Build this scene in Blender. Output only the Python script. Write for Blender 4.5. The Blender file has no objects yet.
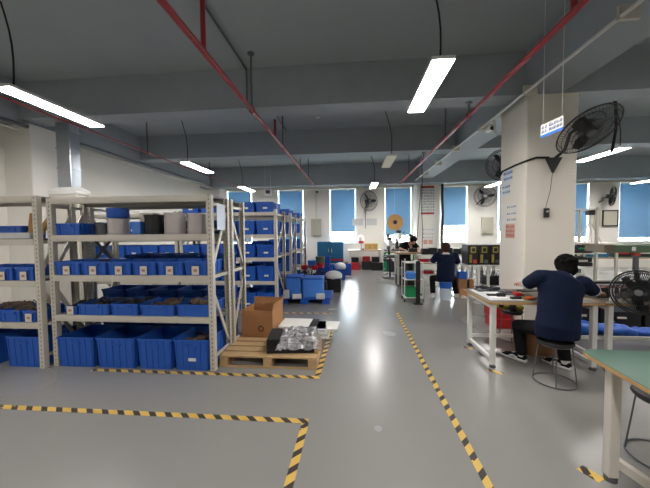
import bpy, bmesh, math, random
from mathutils import Vector, Matrix
random.seed(7)
PI = math.pi
sc = bpy.context.scene
C = sc.collection

# ---------------------------------------------------------------- camera, world, exposure
def make_camera():
    yaw, pitch, roll = math.radians(5.15), math.radians(-2.45), math.radians(0.6)
    fw = Vector((-math.sin(yaw)*math.cos(pitch), math.cos(yaw)*math.cos(pitch), math.sin(pitch)))
    r = Vector((math.cos(yaw), math.sin(yaw), 0)); u = r.cross(fw)
    r2 = r*math.cos(roll) - u*math.sin(roll); u2 = u*math.cos(roll) + r*math.sin(roll)
    cd = bpy.data.cameras.new('camera'); cd.sensor_width = 36; cd.lens = 300/650*36
    cd.clip_start = .05; cd.clip_end = 300
    co = bpy.data.objects.new('camera', cd); C.objects.link(co)
    m = Matrix((r2, u2, -fw)).transposed().to_4x4(); m.translation = (0, 0, 1.6)
    co.matrix_world = m
    sc.camera = co
make_camera()
PANEL = 6.5         # strength of a lit ceiling panel
SKY = 3.2           # daylight outside the windows
sc.view_settings.view_transform = 'Standard'; sc.view_settings.look = 'None'
sc.view_settings.exposure = 3.85; sc.view_settings.gamma = 1.0
sc.view_settings.use_curve_mapping = False
w = bpy.data.worlds.new('world'); sc.world = w; w.use_nodes = True
bg = w.node_tree.nodes['Background']; bg.inputs[0].default_value = (.86, .93, 1, 1); bg.inputs[1].default_value = SKY
try:
    sc.cycles.use_denoising = True
    sc.cycles.max_bounces = 8; sc.cycles.diffuse_bounces = 5; sc.cycles.transparent_max_bounces = 12
    sc.cycles.sample_clamp_indirect = 6; sc.cycles.caustics_reflective = False; sc.cycles.caustics_refractive = False
except Exception: pass

# ---------------------------------------------------------------- materials
def lin(r, g, b):
    f = lambda c: (c/255/12.92) if c/255 <= .04045 else ((c/255+.055)/1.055)**2.4
    return (f(r), f(g), f(b), 1)
def mat(name, rgb, rough=.6, metal=0, noise=.08, nscale=6, spec=.5, alpha=None):
    m = bpy.data.materials.new(name); m.use_nodes = True
    nt = m.node_tree; b = nt.nodes['Principled BSDF']
    b.inputs['Roughness'].default_value = rough; b.inputs['Metallic'].default_value = metal
    b.inputs['Specular IOR Level'].default_value = spec
    c = lin(*rgb)
    tc = nt.nodes.new('ShaderNodeTexCoord'); n = nt.nodes.new('ShaderNodeTexNoise')
    n.inputs['Scale'].default_value = nscale; n.inputs['Detail'].default_value = 3
    nt.links.new(tc.outputs['Object'], n.inputs['Vector'])
    mx = nt.nodes.new('ShaderNodeMix'); mx.data_type = 'RGBA'
    mx.inputs[6].default_value = tuple(x*(1-noise) for x in c[:3])+(1,)
    mx.inputs[7].default_value = tuple(min(1, x*(1+noise)) for x in c[:3])+(1,)
    nt.links.new(n.outputs[0], mx.inputs[0]); nt.links.new(mx.outputs[2], b.inputs['Base Color'])
    return m
def nd(m, t): return m.node_tree.nodes.new(t)
def mathn(m, op, a, b=None):
    n = nd(m, 'ShaderNodeMath'); n.operation = op
    for i, v in enumerate((a, b)):
        if v is None: continue
        if isinstance(v, (int, float)): n.inputs[i].default_value = v
        else: m.node_tree.links.new(v, n.inputs[i])
    return n.outputs[0]
def two_tone(m, fac, other):
    """mix the base colour of m with another colour by the socket fac"""
    b = m.node_tree.nodes['Principled BSDF']; src = b.inputs['Base Color'].links[0].from_socket
    mx = nd(m, 'ShaderNodeMix'); mx.data_type = 'RGBA'; m.node_tree.links.new(src, mx.inputs[6])
    mx.inputs[7].default_value = lin(*other); m.node_tree.links.new(fac, mx.inputs[0])
    m.node_tree.links.new(mx.outputs[2], b.inputs['Base Color'])
def objxyz(m):
    tc = nd(m, 'ShaderNodeTexCoord'); s = nd(m, 'ShaderNodeSeparateXYZ')
    m.node_tree.links.new(tc.outputs['Object'], s.inputs[0]); return s.outputs

M = {}
M['floor'] = mat('floor_epoxy', (136, 135, 131), .2, 0, .05, 1.2, .5)
def floor_nodes(m):
    nt = m.node_tree; b = nt.nodes['Principled BSDF']
    tc = nd(m, 'ShaderNodeTexCoord'); n = nd(m, 'ShaderNodeTexNoise'); n.inputs['Scale'].default_value = .6; n.inputs['Detail'].default_value = 1
    nt.links.new(tc.outputs['Object'], n.inputs['Vector'])
    mr = nd(m, 'ShaderNodeMapRange'); mr.inputs[3].default_value = .23; mr.inputs[4].default_value = .3
    nt.links.new(n.outputs[0], mr.inputs[0]); nt.links.new(mr.outputs[0], b.inputs['Roughness'])
    n2 = nd(m, 'ShaderNodeTexNoise'); n2.inputs['Scale'].default_value = 5; nt.links.new(tc.outputs['Object'], n2.inputs['Vector'])
    bp = nd(m, 'ShaderNodeBump'); bp.inputs['Strength'].default_value = .03; bp.inputs['Distance'].default_value = .02
    nt.links.new(n2.outputs[0], bp.inputs['Height']); nt.links.new(bp.outputs[0], b.inputs['Normal'])
    # small scuffs and specks lying on the floor
    v = nd(m, 'ShaderNodeTexVoronoi'); v.inputs['Scale'].default_value = 2.3; nt.links.new(tc.outputs['Object'], v.inputs['Vector'])
    two_tone(m, mathn(m, 'LESS_THAN', v.outputs['Distance'], .01), (170, 172, 172))
floor_nodes(M['floor'])
M['wall'] = mat('wall_paint', (230, 227, 218), .75, 0, .03, 2)
M['ceil'] = mat('ceiling_paint', (158, 167, 170), .85, 0, .06, 1.5)
M['beam'] = mat('beam_paint', (152, 160, 164), .8, 0, .08, 3)
M['column'] = mat('column_paint', (226, 220, 207), .7, 0, .04, 2)
M['steel'] = mat('rack_enamel', (204, 199, 186), .5, .1, .05, 8)
M['post'] = mat('perforated_post', (202, 197, 184), .5, .1, .05, 8)
def holes(m):
    o = objxyz(m)
    fz = mathn(m, 'ABSOLUTE', mathn(m, 'SUBTRACT', mathn(m, 'FRACT', mathn(m, 'MULTIPLY', o[2], 20.)), .5))
    hz = mathn(m, 'LESS_THAN', fz, .2)
    hx = mathn(m, 'LESS_THAN', mathn(m, 'ABSOLUTE', o[0]), .006)
    two_tone(m, mathn(m, 'MULTIPLY', hz, hx), (112, 110, 104))
holes(M['post'])
M['dsteel'] = mat('dark_galvanised_steel', (98, 101, 104), .5, .3, .1, 6)
M['galv'] = mat('galvanised_duct', (190, 198, 205), .28, .9, .12, 9)
M['bin'] = mat('bin_blue_plastic', (36, 92, 184), .42, 0, .05, 4)
M['bin2'] = mat('pale_blue_plastic', (70, 130, 215), .4, 0, .05, 4)
M['card'] = mat('label_card', (215, 205, 190), .8)
def cardprint(m):
    o = objxyz(m)
    a = mathn(m, 'LESS_THAN', mathn(m, 'ABSOLUTE', mathn(m, 'SUBTRACT', o[2], 0.0)), .014)
    b = mathn(m, 'LESS_THAN', mathn(m, 'ABSOLUTE', o[0]), .02)
    two_tone(m, mathn(m, 'MULTIPLY', a, b), (176, 130, 95))
cardprint(M['card'])
M['white'] = mat('white_enamel', (222, 222, 216), .45, 0, .04)
M['cream'] = mat('cream_enamel', (205, 200, 188), .5, 0, .05)
M['paper'] = mat('paper', (226, 226, 220), .85, 0, .03)
M['black'] = mat('black_plastic', (22, 22, 24), .45, 0, .2)
M['rubber'] = mat('black_rubber', (16, 16, 17), .8, 0, .2)
M['dark'] = mat('dark_parts', (44, 44, 48), .55, .2, .6, 30)
M['parts'] = mat('mixed_parts', (95, 80, 66), .7, 0, .7, 25)
M['red'] = mat('red_plastic', (178, 28, 34), .45, 0, .08)
M['pipe'] = mat('red_pipe_paint', (150, 38, 44), .45, 0, .1)
M['green'] = mat('green_plastic', (20, 150, 90), .5, 0, .08)
M['gtop'] = mat('green_bench_mat', (78, 108, 94), .42, 0, .06, 5)
M['topg'] = mat('worn_grey_bench_top', (100, 92, 78), .55, 0, .25, 7)
M['gsteel'] = mat('green_steel', (82, 104, 80), .55, 0, .1)
M['edge'] = mat('plywood_edge', (184, 148, 98), .65, 0, .12, 12)
M['wood'] = mat('pallet_wood', (198, 166, 120), .8, 0, .25, 9)
def grain(m):
    tc = nd(m, 'ShaderNodeTexCoord'); mp = nd(m, 'ShaderNodeMapping'); mp.inputs['Scale'].default_value = (2, 40, 40)
    n = nd(m, 'ShaderNodeTexNoise'); n.inputs['Scale'].default_value = 1; nt = m.node_tree
    nt.links.new(tc.outputs['Object'], mp.inputs[0]); nt.links.new(mp.outputs[0], n.inputs['Vector'])
    two_tone(m, mathn(m, 'MULTIPLY', n.outputs[0], .45), (140, 112, 78))
grain(M['wood'])
M['cardb'] = mat('cardboard', (176, 128, 84), .85, 0, .07)
M['cardd'] = mat('brown_cardboard', (150, 108, 74), .85, 0, .1)
M['navy'] = mat('navy_cotton', (14, 24, 48), .9, 0, .1, 14, .2)
M['trim'] = mat('pale_knit_trim', (190, 200, 205), .9)
M['trouser'] = mat('black_trouser_cloth', (20, 20, 24), .9, 0, .15, 14, .2)
M['skin'] = mat('skin', (200, 152, 126), .55, 0, .04)
M['hair'] = mat('black_hair', (15, 13, 13), .95, 0, .4, 60, .15)
M['bhair'] = mat('brown_hair', (58, 36, 30), .9, 0, .4, 60, .2)
M['orange'] = mat('orange_plastic', (228, 104, 30), .45)
M['yellow'] = mat('yellow_plastic', (150, 136, 56), .5)
M['teal'] = mat('teal_steel', (20, 92, 132), .5, 0, .12, 7)
M['tan'] = mat('tan_wood', (186, 142, 84), .7, 0, .2, 10)
M['spool'] = mat('clear_coil', (214, 206, 203), .25, .3, .1, 6)
def coil(m):
    o = objxyz(m)
    two_tone(m, mathn(m, 'MULTIPLY', mathn(m, 'LESS_THAN', mathn(m, 'FRACT', mathn(m, 'MULTIPLY', o[2], 120.)), .3), .35), (120, 110, 112))
coil(M['spool'])
M['lblue'] = mat('sign_blue', (30, 110, 205), .5)
M['ink'] = mat('ink_blue', (50, 72, 140), .8)
M['inkd'] = mat('ink_dark', (70, 74, 84), .8)
M['inkr'] = mat('ink_red', (190, 70, 62), .8)
M['pink'] = mat('pink_notice', (206, 168, 150), .85, 0, .12, 40)
M['mesh'] = mat('printed_grey', (196, 198, 198), .85, 0, .15, 40)
M['foam'] = mat('black_foam', (30, 30, 32), .9, 0, .2, 20)
M['purple'] = mat('plum_cloth', (96, 84, 90), .9, 0, .15)
M['panelgrey'] = mat('distribution_box_grey', (178, 176, 158), .5, 0, .05)
M['offlamp'] = mat('unlit_diffuser', (232, 222, 196), .6, 0, .02)
M['sheet'] = mat('pale_sheet', (205, 216, 228), .5, 0, .05)

def glow(name, rgb, s):
    m = bpy.data.materials.new(name); m.use_nodes = True
    b = m.node_tree.nodes['Principled BSDF']
    b.inputs['Base Color'].default_value = (.8, .8, .8, 1)
    b.inputs['Emission Color'].default_value = rgb + (1,); b.inputs['Emission Strength'].default_value = s
    return m
M['lamp'] = glow('lit_diffuser', (1, .95, .93), PANEL)
def glassm(name, tint, gl):
    m = bpy.data.materials.new(name); m.use_nodes = True; nt = m.node_tree
    for n in list(nt.nodes): nt.nodes.remove(n)
    o = nt.nodes.new('ShaderNodeOutputMaterial'); mx = nt.nodes.new('ShaderNodeMixShader')
    t = nt.nodes.new('ShaderNodeBsdfTransparent'); t.inputs[0].default_value = tint
    g = nt.nodes.new('ShaderNodeBsdfGlossy'); g.inputs['Roughness'].default_value = .12
    n = nt.nodes.new('ShaderNodeTexNoise'); n.inputs['Scale'].default_value = 9
    mr = nt.nodes.new('ShaderNodeMapRange'); mr.inputs[1].default_value = .3; mr.inputs[2].default_value = .7
    mr.inputs[3].default_value = gl*.6; mr.inputs[4].default_value = gl*1.4
    nt.links.new(n.outputs[0], mr.inputs[0]); nt.links.new(mr.outputs[0], mx.inputs[0])
    nt.links.new(t.outputs[0], mx.inputs[1]); nt.links.new(g.outputs[0], mx.inputs[2]); nt.links.new(mx.outputs[0], o.inputs[0])
    return m
M['glass'] = glassm('window_glass', (.95, .97, .97, 1), .06)
M['film'] = glassm('clear_film', (.86, .88, .9, 1), .22)
def blindm():
    m = bpy.data.materials.new('blue_blind_fabric'); m.use_nodes = True; nt = m.node_tree
    for n in list(nt.nodes): nt.nodes.remove(n)
    o = nt.nodes.new('ShaderNodeOutputMaterial'); mx = nt.nodes.new('ShaderNodeMixShader')
    d = nt.nodes.new('ShaderNodeBsdfDiffuse'); t = nt.nodes.new('ShaderNodeBsdfTranslucent')
    tc = nt.nodes.new('ShaderNodeTexCoord'); n = nt.nodes.new('ShaderNodeTexNoise'); n.inputs['Scale'].default_value = 30
    cm = nt.nodes.new('ShaderNodeMix'); cm.data_type = 'RGBA'
    cm.inputs[6].default_value = lin(128, 162, 186); cm.inputs[7].default_value = lin(138, 174, 198)
    nt.links.new(tc.outputs['Object'], n.inputs[0]); nt.links.new(n.outputs[0], cm.inputs[0])
    nt.links.new(cm.outputs[2], d.inputs[0]); nt.links.new(cm.outputs[2], t.inputs[0])
    mx.inputs[0].default_value = .14
    nt.links.new(d.outputs[0], mx.inputs[1]); nt.links.new(t.outputs[0], mx.inputs[2]); nt.links.new(mx.outputs[0], o.inputs[0])
    return m
M['blind'] = blindm()
def hazard():
    m = mat('hazard_tape', (208, 172, 84), .55, 0, .08, 10)
    tc = nd(m, 'ShaderNodeTexCoord'); s = nd(m, 'ShaderNodeSeparateXYZ'); nt = m.node_tree
    nt.links.new(tc.outputs['Object'], s.inputs[0])
    f = mathn(m, 'FRACT', mathn(m, 'MULTIPLY', mathn(m, 'ADD', s.outputs[0], s.outputs[1]), 1/.15))
    n = nd(m, 'ShaderNodeTexNoise'); n.inputs['Scale'].default_value = 20; nt.links.new(tc.outputs['Object'], n.inputs[0])
    wear = mathn(m, 'LESS_THAN', n.outputs[0], .68)
    two_tone(m, mathn(m, 'MULTIPLY', mathn(m, 'LESS_THAN', f, .42), wear), (52, 46, 40))
    return m
M['hazard'] = hazard()

# ---------------------------------------------------------------- mesh helpers
class MB:
    def __init__(s): s.bm = bmesh.new()
    def _v(s, pts): return [s.bm.verts.new(p) for p in pts]
    def hexa(s, b, t):
        v = s._v(b + t)
        for f in ((3,2,1,0),(4,5,6,7),(0,1,5,4),(1,2,6,5),(2,3,7,6),(3,0,4,7)): s.bm.faces.new([v[i] for i in f])
    def box(s, x0, x1, y0, y1, z0, z1, rot=0, piv=None):
        b = [Vector(p) for p in ((x0,y0,z0),(x1,y0,z0),(x1,y1,z0),(x0,y1,z0))]; t = [Vector((p.x,p.y,z1)) for p in b]
        if rot:
            c = Vector(piv) if piv else Vector(((x0+x1)/2,(y0+y1)/2,0)); R = Matrix.Rotation(rot, 3, 'Z')
            c.z = 0
            b = [R@(p-c)+c for p in b]; t = [R@(p-c)+c for p in t]
        s.hexa(b, t); return s
    def rbox(s, c, size, R, ):
        """box about c turned by the 3x3 matrix R"""
        hx, hy, hz = (q/2 for q in size); c = Vector(c)
        f = lambda x, y, z: c + R@Vector((x, y, z))
        s.hexa([f(-hx,-hy,-hz),f(hx,-hy,-hz),f(hx,hy,-hz),f(-hx,hy,-hz)], [f(-hx,-hy,hz),f(hx,-hy,hz),f(hx,hy,hz),f(-hx,hy,hz)]); return s
    def bar(s, a, b, w, h):
        """rectangular bar from a to b"""
        a, b = Vector(a), Vector(b); d = (b-a); L = d.length; d.normalize()
        up = Vector((0,0,1)) if abs(d.z) < .99 else Vector((0,1,0))
        sx = d.cross(up).normalized(); u = sx.cross(d)
        R = Matrix((d, sx, u)).transposed()
        return s.rbox((a+b)/2, (L, w, h), R)
    def ring(s, c, ax, ay, ra, rb, n): return s._v([c + ax*(ra*math.cos(2*PI*k/n)) + ay*(rb*math.sin(2*PI*k/n)) for k in range(n)])
    def skinr(s, rings, cap=True, closed=False):
        n = len(rings[0]); R = rings + ([rings[0]] if closed else [])
        for p, q in zip(R, R[1:]):
            for k in range(n): s.bm.faces.new((p[k], p[(k+1)%n], q[(k+1)%n], q[k]))
        if cap and not closed: s.bm.faces.new(rings[0][::-1]); s.bm.faces.new(rings[-1])
    def tube(s, pts, r, n=8, side=None, closed=False):
        """r: number, list of numbers or list of (ra, rb)"""
        pts = [Vector(p) for p in pts]; m = len(pts); rings = []
        if not isinstance(r, (list, tuple)): r = [r]*m
        prev = None
        for i, p in enumerate(pts):
            if closed: t = pts[(i+1)%m] - pts[i-1]
            else: t = pts[min(i+1, m-1)] - pts[max(i-1, 0)]
            t.normalize()
            if side is not None: a = Vector(side) - t*Vector(side).dot(t)
            elif prev is not None: a = prev - t*prev.dot(t)
            else: a = t.orthogonal()
            if a.length < 1e-5: a = t.orthogonal()
            a.normalize(); prev = a; b = t.cross(a)
            ra, rb = r[i] if isinstance(r[i], (list, tuple)) else (r[i], r[i])
            rings.append(s.ring(p, a, b, ra, rb, n))
        s.skinr(rings, closed=closed); return s
    def cyl(s, a, b, r, n=16, r2=None): return s.tube([a, b], [r, r if r2 is None else r2], n)
    def lathe(s, prof, c, n=24, axis='Z'):
        c = Vector(c); ax = {'Z': (Vector((1,0,0)), Vector((0,1,0)), Vector((0,0,1))), 'Y': (Vector((1,0,0)), Vector((0,0,-1)), Vector((0,1,0)))}[axis]
        s.skinr([s.ring(c + ax[2]*z, ax[0], ax[1], max(r, 1e-4), max(r, 1e-4), n) for r, z in prof]); return s
    def ell(s, c, r, R=None, n=14):
        mt = Matrix.Translation(Vector(c)) @ ((R.to_4x4()) if R else Matrix()) @ Matrix.Diagonal((*r, 1)) if not isinstance(r, (int, float)) else Matrix.Translation(Vector(c)) @ Matrix.Scale(r, 4)
        bmesh.ops.create_uvsphere(s.bm, u_segments=n, v_segments=max(6, n*2//3), radius=1, matrix=mt); return s
    def hoop(s, c, R, r, axis='Z', n=32, m=6, sy=1):
        pts = []
        for k in range(n):
            a = 2*PI*k/n; q = (R*math.cos(a), R*sy*math.sin(a))
            pts.append(Vector(c) + (Vector((q[0], q[1], 0)) if axis == 'Z' else Vector((q[0], 0, q[1]))))
        return s.tube(pts, r, m, closed=True)
    def mesh(s, name, m, bevel=0, smooth=False):
        bmesh.ops.recalc_face_normals(s.bm, faces=s.bm.faces)
        if bevel: bmesh.ops.bevel(s.bm, geom=list(s.bm.edges), offset=bevel, segments=1, affect='EDGES', clamp_overlap=True)
        me = bpy.data.meshes.new(name); s.bm.to_mesh(me); s.bm.free()
        me.materials.append(M[m] if isinstance(m, str) else m)
        if smooth:
            me.polygons.foreach_set('use_smooth', [True]*len(me.polygons))
            try: me.set_sharp_from_angle(angle=.7)
            except Exception: pass
        return me
    def build(s, name, m, parent=None, loc=(0,0,0), bevel=0, smooth=False, rz=0):
        o = bpy.data.objects.new(name, s.mesh(name, m, bevel, smooth)); C.objects.link(o)
        o.location = loc; o.rotation_euler.z = rz
        if parent: o.parent = parent
        return o
def tag(o, label, cat, group=None, kind=None):
    o['label'] = label; o['category'] = cat
    if group: o['group'] = group
    if kind: o['kind'] = kind
    return o
def thing(name, label, cat, loc=(0,0,0), rz=0, group=None):
    o = bpy.data.objects.new(name, None); C.objects.link(o); o.location = loc; o.rotation_euler.z = rz
    o.empty_display_size = .1
    return tag(o, label, cat, group)
def dup(o, loc, rz=None, label=None, group=None, parent=None):
    c = o.copy(); C.objects.link(c)
    if parent: c.parent = parent
    else:
        c.location = loc
        if rz is not None: c.rotation_euler.z = rz
        if label: c['label'] = label
        if group: c['group'] = group
    for ch in list(o.children): dup(ch, None, parent=c)
    return c
def struct(name, mb, m, bevel=0):
    o = mb.build(name, m, bevel=bevel); o['kind'] = 'structure'; return o
ORD = ['leftmost', 'second from left', 'third from left', 'fourth from left', 'fifth from left', 'sixth from left', 'seventh from left']

# ================================================================ SETTING
XL, XR, YB, YF, ZC, ZB = -6.2, 14.6, -4.5, 13.2, 4.22, 3.6
struct('floor', MB().box(XL-.3, XR+.3, YB-.3, YF+.3, -.12, 0), 'floor')
struct('ceiling', MB().box(XL-.3, XR+.3, YB-.3, YF+.3, ZC, ZC+.15), 'ceil')
struct('wall_left', MB().box(XL-.25, XL, YB-.3, YF+.3, 0, ZC), 'wall')
struct('wall_right', MB().box(XR, XR+.25, YB-.3, YF+.3, 0, ZC), 'wall')
struct('wall_back', MB().box(XL, XR, YB-.3, YB, 0, ZC), 'wall')
WINS = [(-5.62, -4.47, 1.12), (-3.27, -2.12, 1.05), (-.97, .18, 1.55), (1.41, 2.56, 1.38), (3.78, 4.86, 1.78), (6.1, 7.25, 1.5), (8.48, 9.63, 1.25), (10.78, 12.1, 1.2), (13.1, 14.2, 1.3)]
ZW0, ZW1 = 1.05, 3.45
mb = MB(); x = XL
for a, b, _ in WINS: mb.box(x, a, YF, YF+.3, 0, ZC); mb.box(a, b, YF, YF+.3, 0, ZW0); mb.box(a, b, YF, YF+.3, ZW1, ZC); x = b
mb.box(x, XR, YF, YF+.3, 0, ZC)
struct('wall_far', mb, 'wall')
for i, (a, b, zb) in enumerate(WINS):
    f = MB(); t = .05
    f.box(a, b, YF+.1, YF+.16, ZW0, ZW0+t).box(a, b, YF+.1, YF+.16, ZW1-t, ZW1).box(a, a+t, YF+.1, YF+.16, ZW0+t, ZW1-t).box(b-t, b, YF+.1, YF+.16, ZW0+t, ZW1-t)
    f.box(a+t, b-t, YF+.1, YF+.16, 1.62, 1.66)
    if i in (3, 4): f.box(a+.72*(b-a), a+.72*(b-a)+.035, YF+.1, YF+.16, ZW0+t, 1.62)
    wo = struct('window_%d' % (i+1), f, 'white')
    MB().box(a+t, b-t, YF+.125, YF+.133, ZW0+t, ZW1-t).build('glass_pane', 'glass', wo)
    where = ['at the far left corner', 'above the middle racks', 'above the teal cabinet', 'with the cable reel in front', 'beside the wall posters', 'behind the column', 'right of the column', 'at the far right', 'past the right edge'][i]
    bl = thing('roller_blind', 'blue roller blind half lowered over the window ' + where, 'blind', ((a+b)/2, YF+.05, 0), group='blue roller blinds')
    hw = (b-a)/2-.045
    MB().box(-hw, hw, -.004, .004, zb+.02, ZW1-.03).build('blind_fabric', 'blind', bl)
    MB().box(-hw, hw, -.012, .012, zb, zb+.025).build('hem_bar', 'white', bl, bevel=.003)
    MB().cyl((-hw, 0, ZW1-.03), (hw, 0, ZW1-.03), .025, 12).build('roller_tube', 'white', bl)
# sills
for i, (a, b, _) in enumerate(WINS):
    struct('trim_%d' % (i+1), MB().box(a-.04, b+.04, YF-.05, YF+.1, ZW0-.03, ZW0), 'white')
# ceiling beams
for y0, y1, z in ((-1.2, -.8, ZB), (1.8-.2, 2.0, ZB+.25), (4.8, 5.2, ZB), (7.8, 8.2, ZB), (11.9, 12.35, 3.42)):
    if y0 < 2 and y0 > 0: continue
    struct('ceiling_beam', MB().box(XL, XR, y0, y1, z, ZC), 'beam')
struct('ceiling_beam', MB().box(2.58, 3.1, YB, 4.8, ZB, ZC), 'beam')
struct('ceiling_beam', MB().box(2.58, 3.1, 5.2, 7.8, ZB, ZC), 'beam')
struct('ceiling_beam', MB().box(2.58, 3.1, 8.2, 11.9, ZB, ZC), 'beam')
struct('ceiling_beam', MB().box(XL, -5.75, YB, 11.9, 3.55, ZC), 'beam')
struct('column', MB().box(2.62, 3.34, 4.82, 5.6, 0, ZB+.02), 'column', .012)
struct('column', MB().box(-6.2, -5.66, 4.9, 5.6, 0, 3.56), 'wall', .01)
struct('column', MB().box(2.62, 3.5, 12.45, 13.2, 0, 3.6), 'wall', .01)
struct('column', MB().box(-6.2, -5.6, 12.4, 13.2, 0, 3.6), 'wall', .01)
struct('trim_10', MB().box(XL, XR, 13.12, 13.2, 3.44, 3.5), 'cream')
struct('baseboard_far', MB().box(XL, 2.6, 13.185, 13.2, 0, .1), 'mesh')

# ---------------------------------------------------------------- ceiling lights
def light(x, y, lit, where, wires=((0, -.5),)):
    t = thing('ceiling_light', ('lit ' if lit else 'unlit ') + 'long flat panel light hanging on cables ' + where, 'light', (x, y, 3.2))
    MB().box(-.11, .11, -.63, .63, .0, .035).build('housing', 'white', t, bevel=.004)
    MB().box(-.1, .1, -.62, .62, -.006, -.0005).build('diffuser', 'lamp' if lit else 'offlamp', t)
    for q, (wx, wy) in enumerate(wires):
        p = [(wx, wy, .035)] + [(wx + .06*math.sin(PI*k/6)-.14*k/6, wy+.03*k/6, .035+(ZC-3.2-.035)*k/6) for k in range(1, 7)]
        MB().tube(p, .009, 6).build('suspension_cable', 'rubber', t)
for x, y, lit, where in ((.87, 3.6, 1, 'right of centre, nearest over the aisle'), (-3.78, 3.62, 1, 'above the left front racks'),
        (-3.79, 7.22, 1, 'over the second row of racks'), (.87, 7.2, 0, 'in the middle of the aisle'), (-3.9, 11.0, 1, 'far left near the blinds'),
        (.78, 10.9, 1, 'at the far end of the aisle'), (5.45, 7.2, 1, 'right of the cream column'), (5.1, 11.3, 1, 'left of the column, small and distant'),
        (10.1, 11.2, 1, 'at the far right'), (10.1, 7.2, 1, 'high at the right edge'), (5.45, 3.6, 1, 'beyond the right edge near the green bench'),
        (.87, 0, 1, 'overhead where the viewer stands'), (-3.78, 0, 1, 'overhead to the left of the viewer'), (5.45, 0, 1, 'overhead to the right of the viewer'), (10.1, 3.6, 1, 'far to the right')):
    light(x, y, lit, where)

# ---------------------------------------------------------------- pipes and conduits
def pipe_run(x, z, y0, y1, r, where, hang, m='pipe', name='sprinkler_pipe'):
    t = thing(name, where, 'pipe', (x, 0, z))
    MB().cyl((0, y0, 0), (0, y1, 0), r, 12).build('pipe_length', m, t, smooth=True)
    for y in hang:
        top = ZC-z if not (4.8 <= y <= 5.2 or 7.8 <= y <= 8.2) else ZB-z
        MB().cyl((0, y, 0), (0, y, top), .014, 8).cyl((0, y, top-.02), (0, y, top), .05, 12).build('hanger_rod', 'dsteel', t)
        MB().hoop((0, y, 0), r+.008, .008, 'Y', 14, 5).build('pipe_clamp', m, t)
    return t
p1 = pipe_run(-1.46, 3.4, -3, 11.9, .032, 'long red sprinkler pipe left of the aisle with drop pipe', (1.2, 4.4, 6.4, 8.6, 10.2))
MB().cyl((0, 2.95, 0), (0, 2.95, .8), .026, 10).build('riser_pipe', 'pipe', p1)
MB().cyl((0, 5.75, 0), (0, 5.75, .35), .022, 10).build('riser_pipe', 'pipe', p1)
p2 = pipe_run(1.85, 3.4, -3, 11.9, .03, 'long red sprinkler pipe over the right workbenches', (1.4, 5.0, 6.2, 8.0, 10))
MB().cyl((0, 2.75, 0), (0, 2.75, .8), .026, 10).build('riser_pipe', 'pipe', p2)
p3 = pipe_run(-4.6, 3.42, -3, 11.9, .012, 'thin red pipe beneath the ceiling along the left wall', (3.5, 6.5, 9.5))
tag(MB().tube([(-1.66, -2, 4.19), (-1.66, 4.77, 4.19), (-1.66, 4.77, 3.58), (-1.66, 5.22, 3.57), (-1.66, 5.23, 4.19), (-1.66, 7.7, 4.19)], .016, 8).build('electrical_conduit', 'dsteel'), 'thin grey conduit along the ceiling beside the left red pipe', 'conduit')
t = thing('cable_conduit', 'pair of pale conduits running along the long ceiling beam', 'conduit')
for k, (x, z) in enumerate(((2.5, 3.56), (2.42, 3.5))):
    MB().cyl((x, YB, z), (x, 11.8, z), .018, 8).build('conduit_tube', 'white', t)
for y in (1.5, 3, 4.5, 6, 7.5, 9, 10.5): MB().box(2.4, 2.58, y, y+.03, 3.47, 3.6).build('conduit_bracket', 'steel', t)
t = thing('wall_conduit', 'pair of grey conduits high along the left wall', 'conduit')
MB().cyl((-5.7, 4, 3.5), (-5.7, 12.3, 3.5), .03, 8).build('conduit_tube', 'dsteel', t)
MB().cyl((-5.78, 4, 3.42), (-5.78, 12.3, 3.42), .02, 8).build('conduit_tube', 'steel', t)
tag(MB().tube([(2.5, 5.72, 3.5), (2.5, 5.6, 3.5), (2.5, 5.58, 3.3), (2.56, 5.55, 3.25), (2.6, 5.5, 3.25)], .014, 6).build('conduit_elbow', 'white'), 'short pale conduit elbow at the top left of the column', 'conduit')
t = thing('security_camera', 'small white security camera fixed at the top left of the column', 'camera', (2.5, 5.75, 3.45))
MB().cyl((0, .1, -.03), (-.02, -.12, -.06), .045, 14).build('camera_body', 'white', t, smooth=True)
MB().cyl((-.02, -.12, -.06), (-.022, -.14, -.064), .035, 14).build('lens', 'black', t)
MB().cyl((0, .05, .0), (0, .05, .12), .02, 10).build('mount', 'white', t)
# ceiling cables
for pts, lab in (([(-4.55, 2.35, 4.2), (-4.45, 2.5, 3.9), (-4.4, 2.7, 3.6), (-4.35, 2.9, 3.35)], 'black cable curving down at the top left corner'),
                 ([(2.75, 12.3, 3.42), (2.7, 12.35, 2.6), (2.66, 12.38, 1.9), (2.62, 12.4, 1.2)], 'thin black cable down the left edge of the poster pillar'),
                 ([(3.57, 12.3, 3.42), (3.57, 12.3, 2.8), (3.59, 12.3, 2.2), (3.57, 12.3, 1.5), (3.58, 12.3, .4)], 'thick dark conduit dropping in front of the window by the poster pillar'),
                 ([(4.82, 6, 4.2), (4.78, 6, 3.9), (4.8, 6, 3.4), (4.74, 6, 2.98)], 'thick black cable hanging from the ceiling right of the column'),
                 ([(2.48, 11.0, 4.2), (2.5, 11.0, 3.3), (2.46, 11, 2.6), (2.52, 11, 1.6), (2.5, 11, .9)], 'thin dark cable dropping to the machine bench')):
    thick = .05 if 'window' in lab else .022 if 'thick' in lab else .012
    tag(MB().tube(pts, thick, 8).build('hanging_cable', 'rubber'), lab, 'cable')
t = thing('exit_sign', 'small hanging white sign box above the racks', 'sign', (-3.05, 10.8, 3.05))
MB().box(-.14, .14, -.02, .02, -.12, .12).build('sign_box', 'white', t, bevel=.005)
MB().box(-.08, .08, -.024, -.0205, -.06, .06).build('sign_mark', 'inkd', t)
for s in (-.1, .1): MB().cyl((s, 0, .12), (s, 0, ZC-3.05), .006, 6).build('suspension_rod', 'steel', t)
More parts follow.
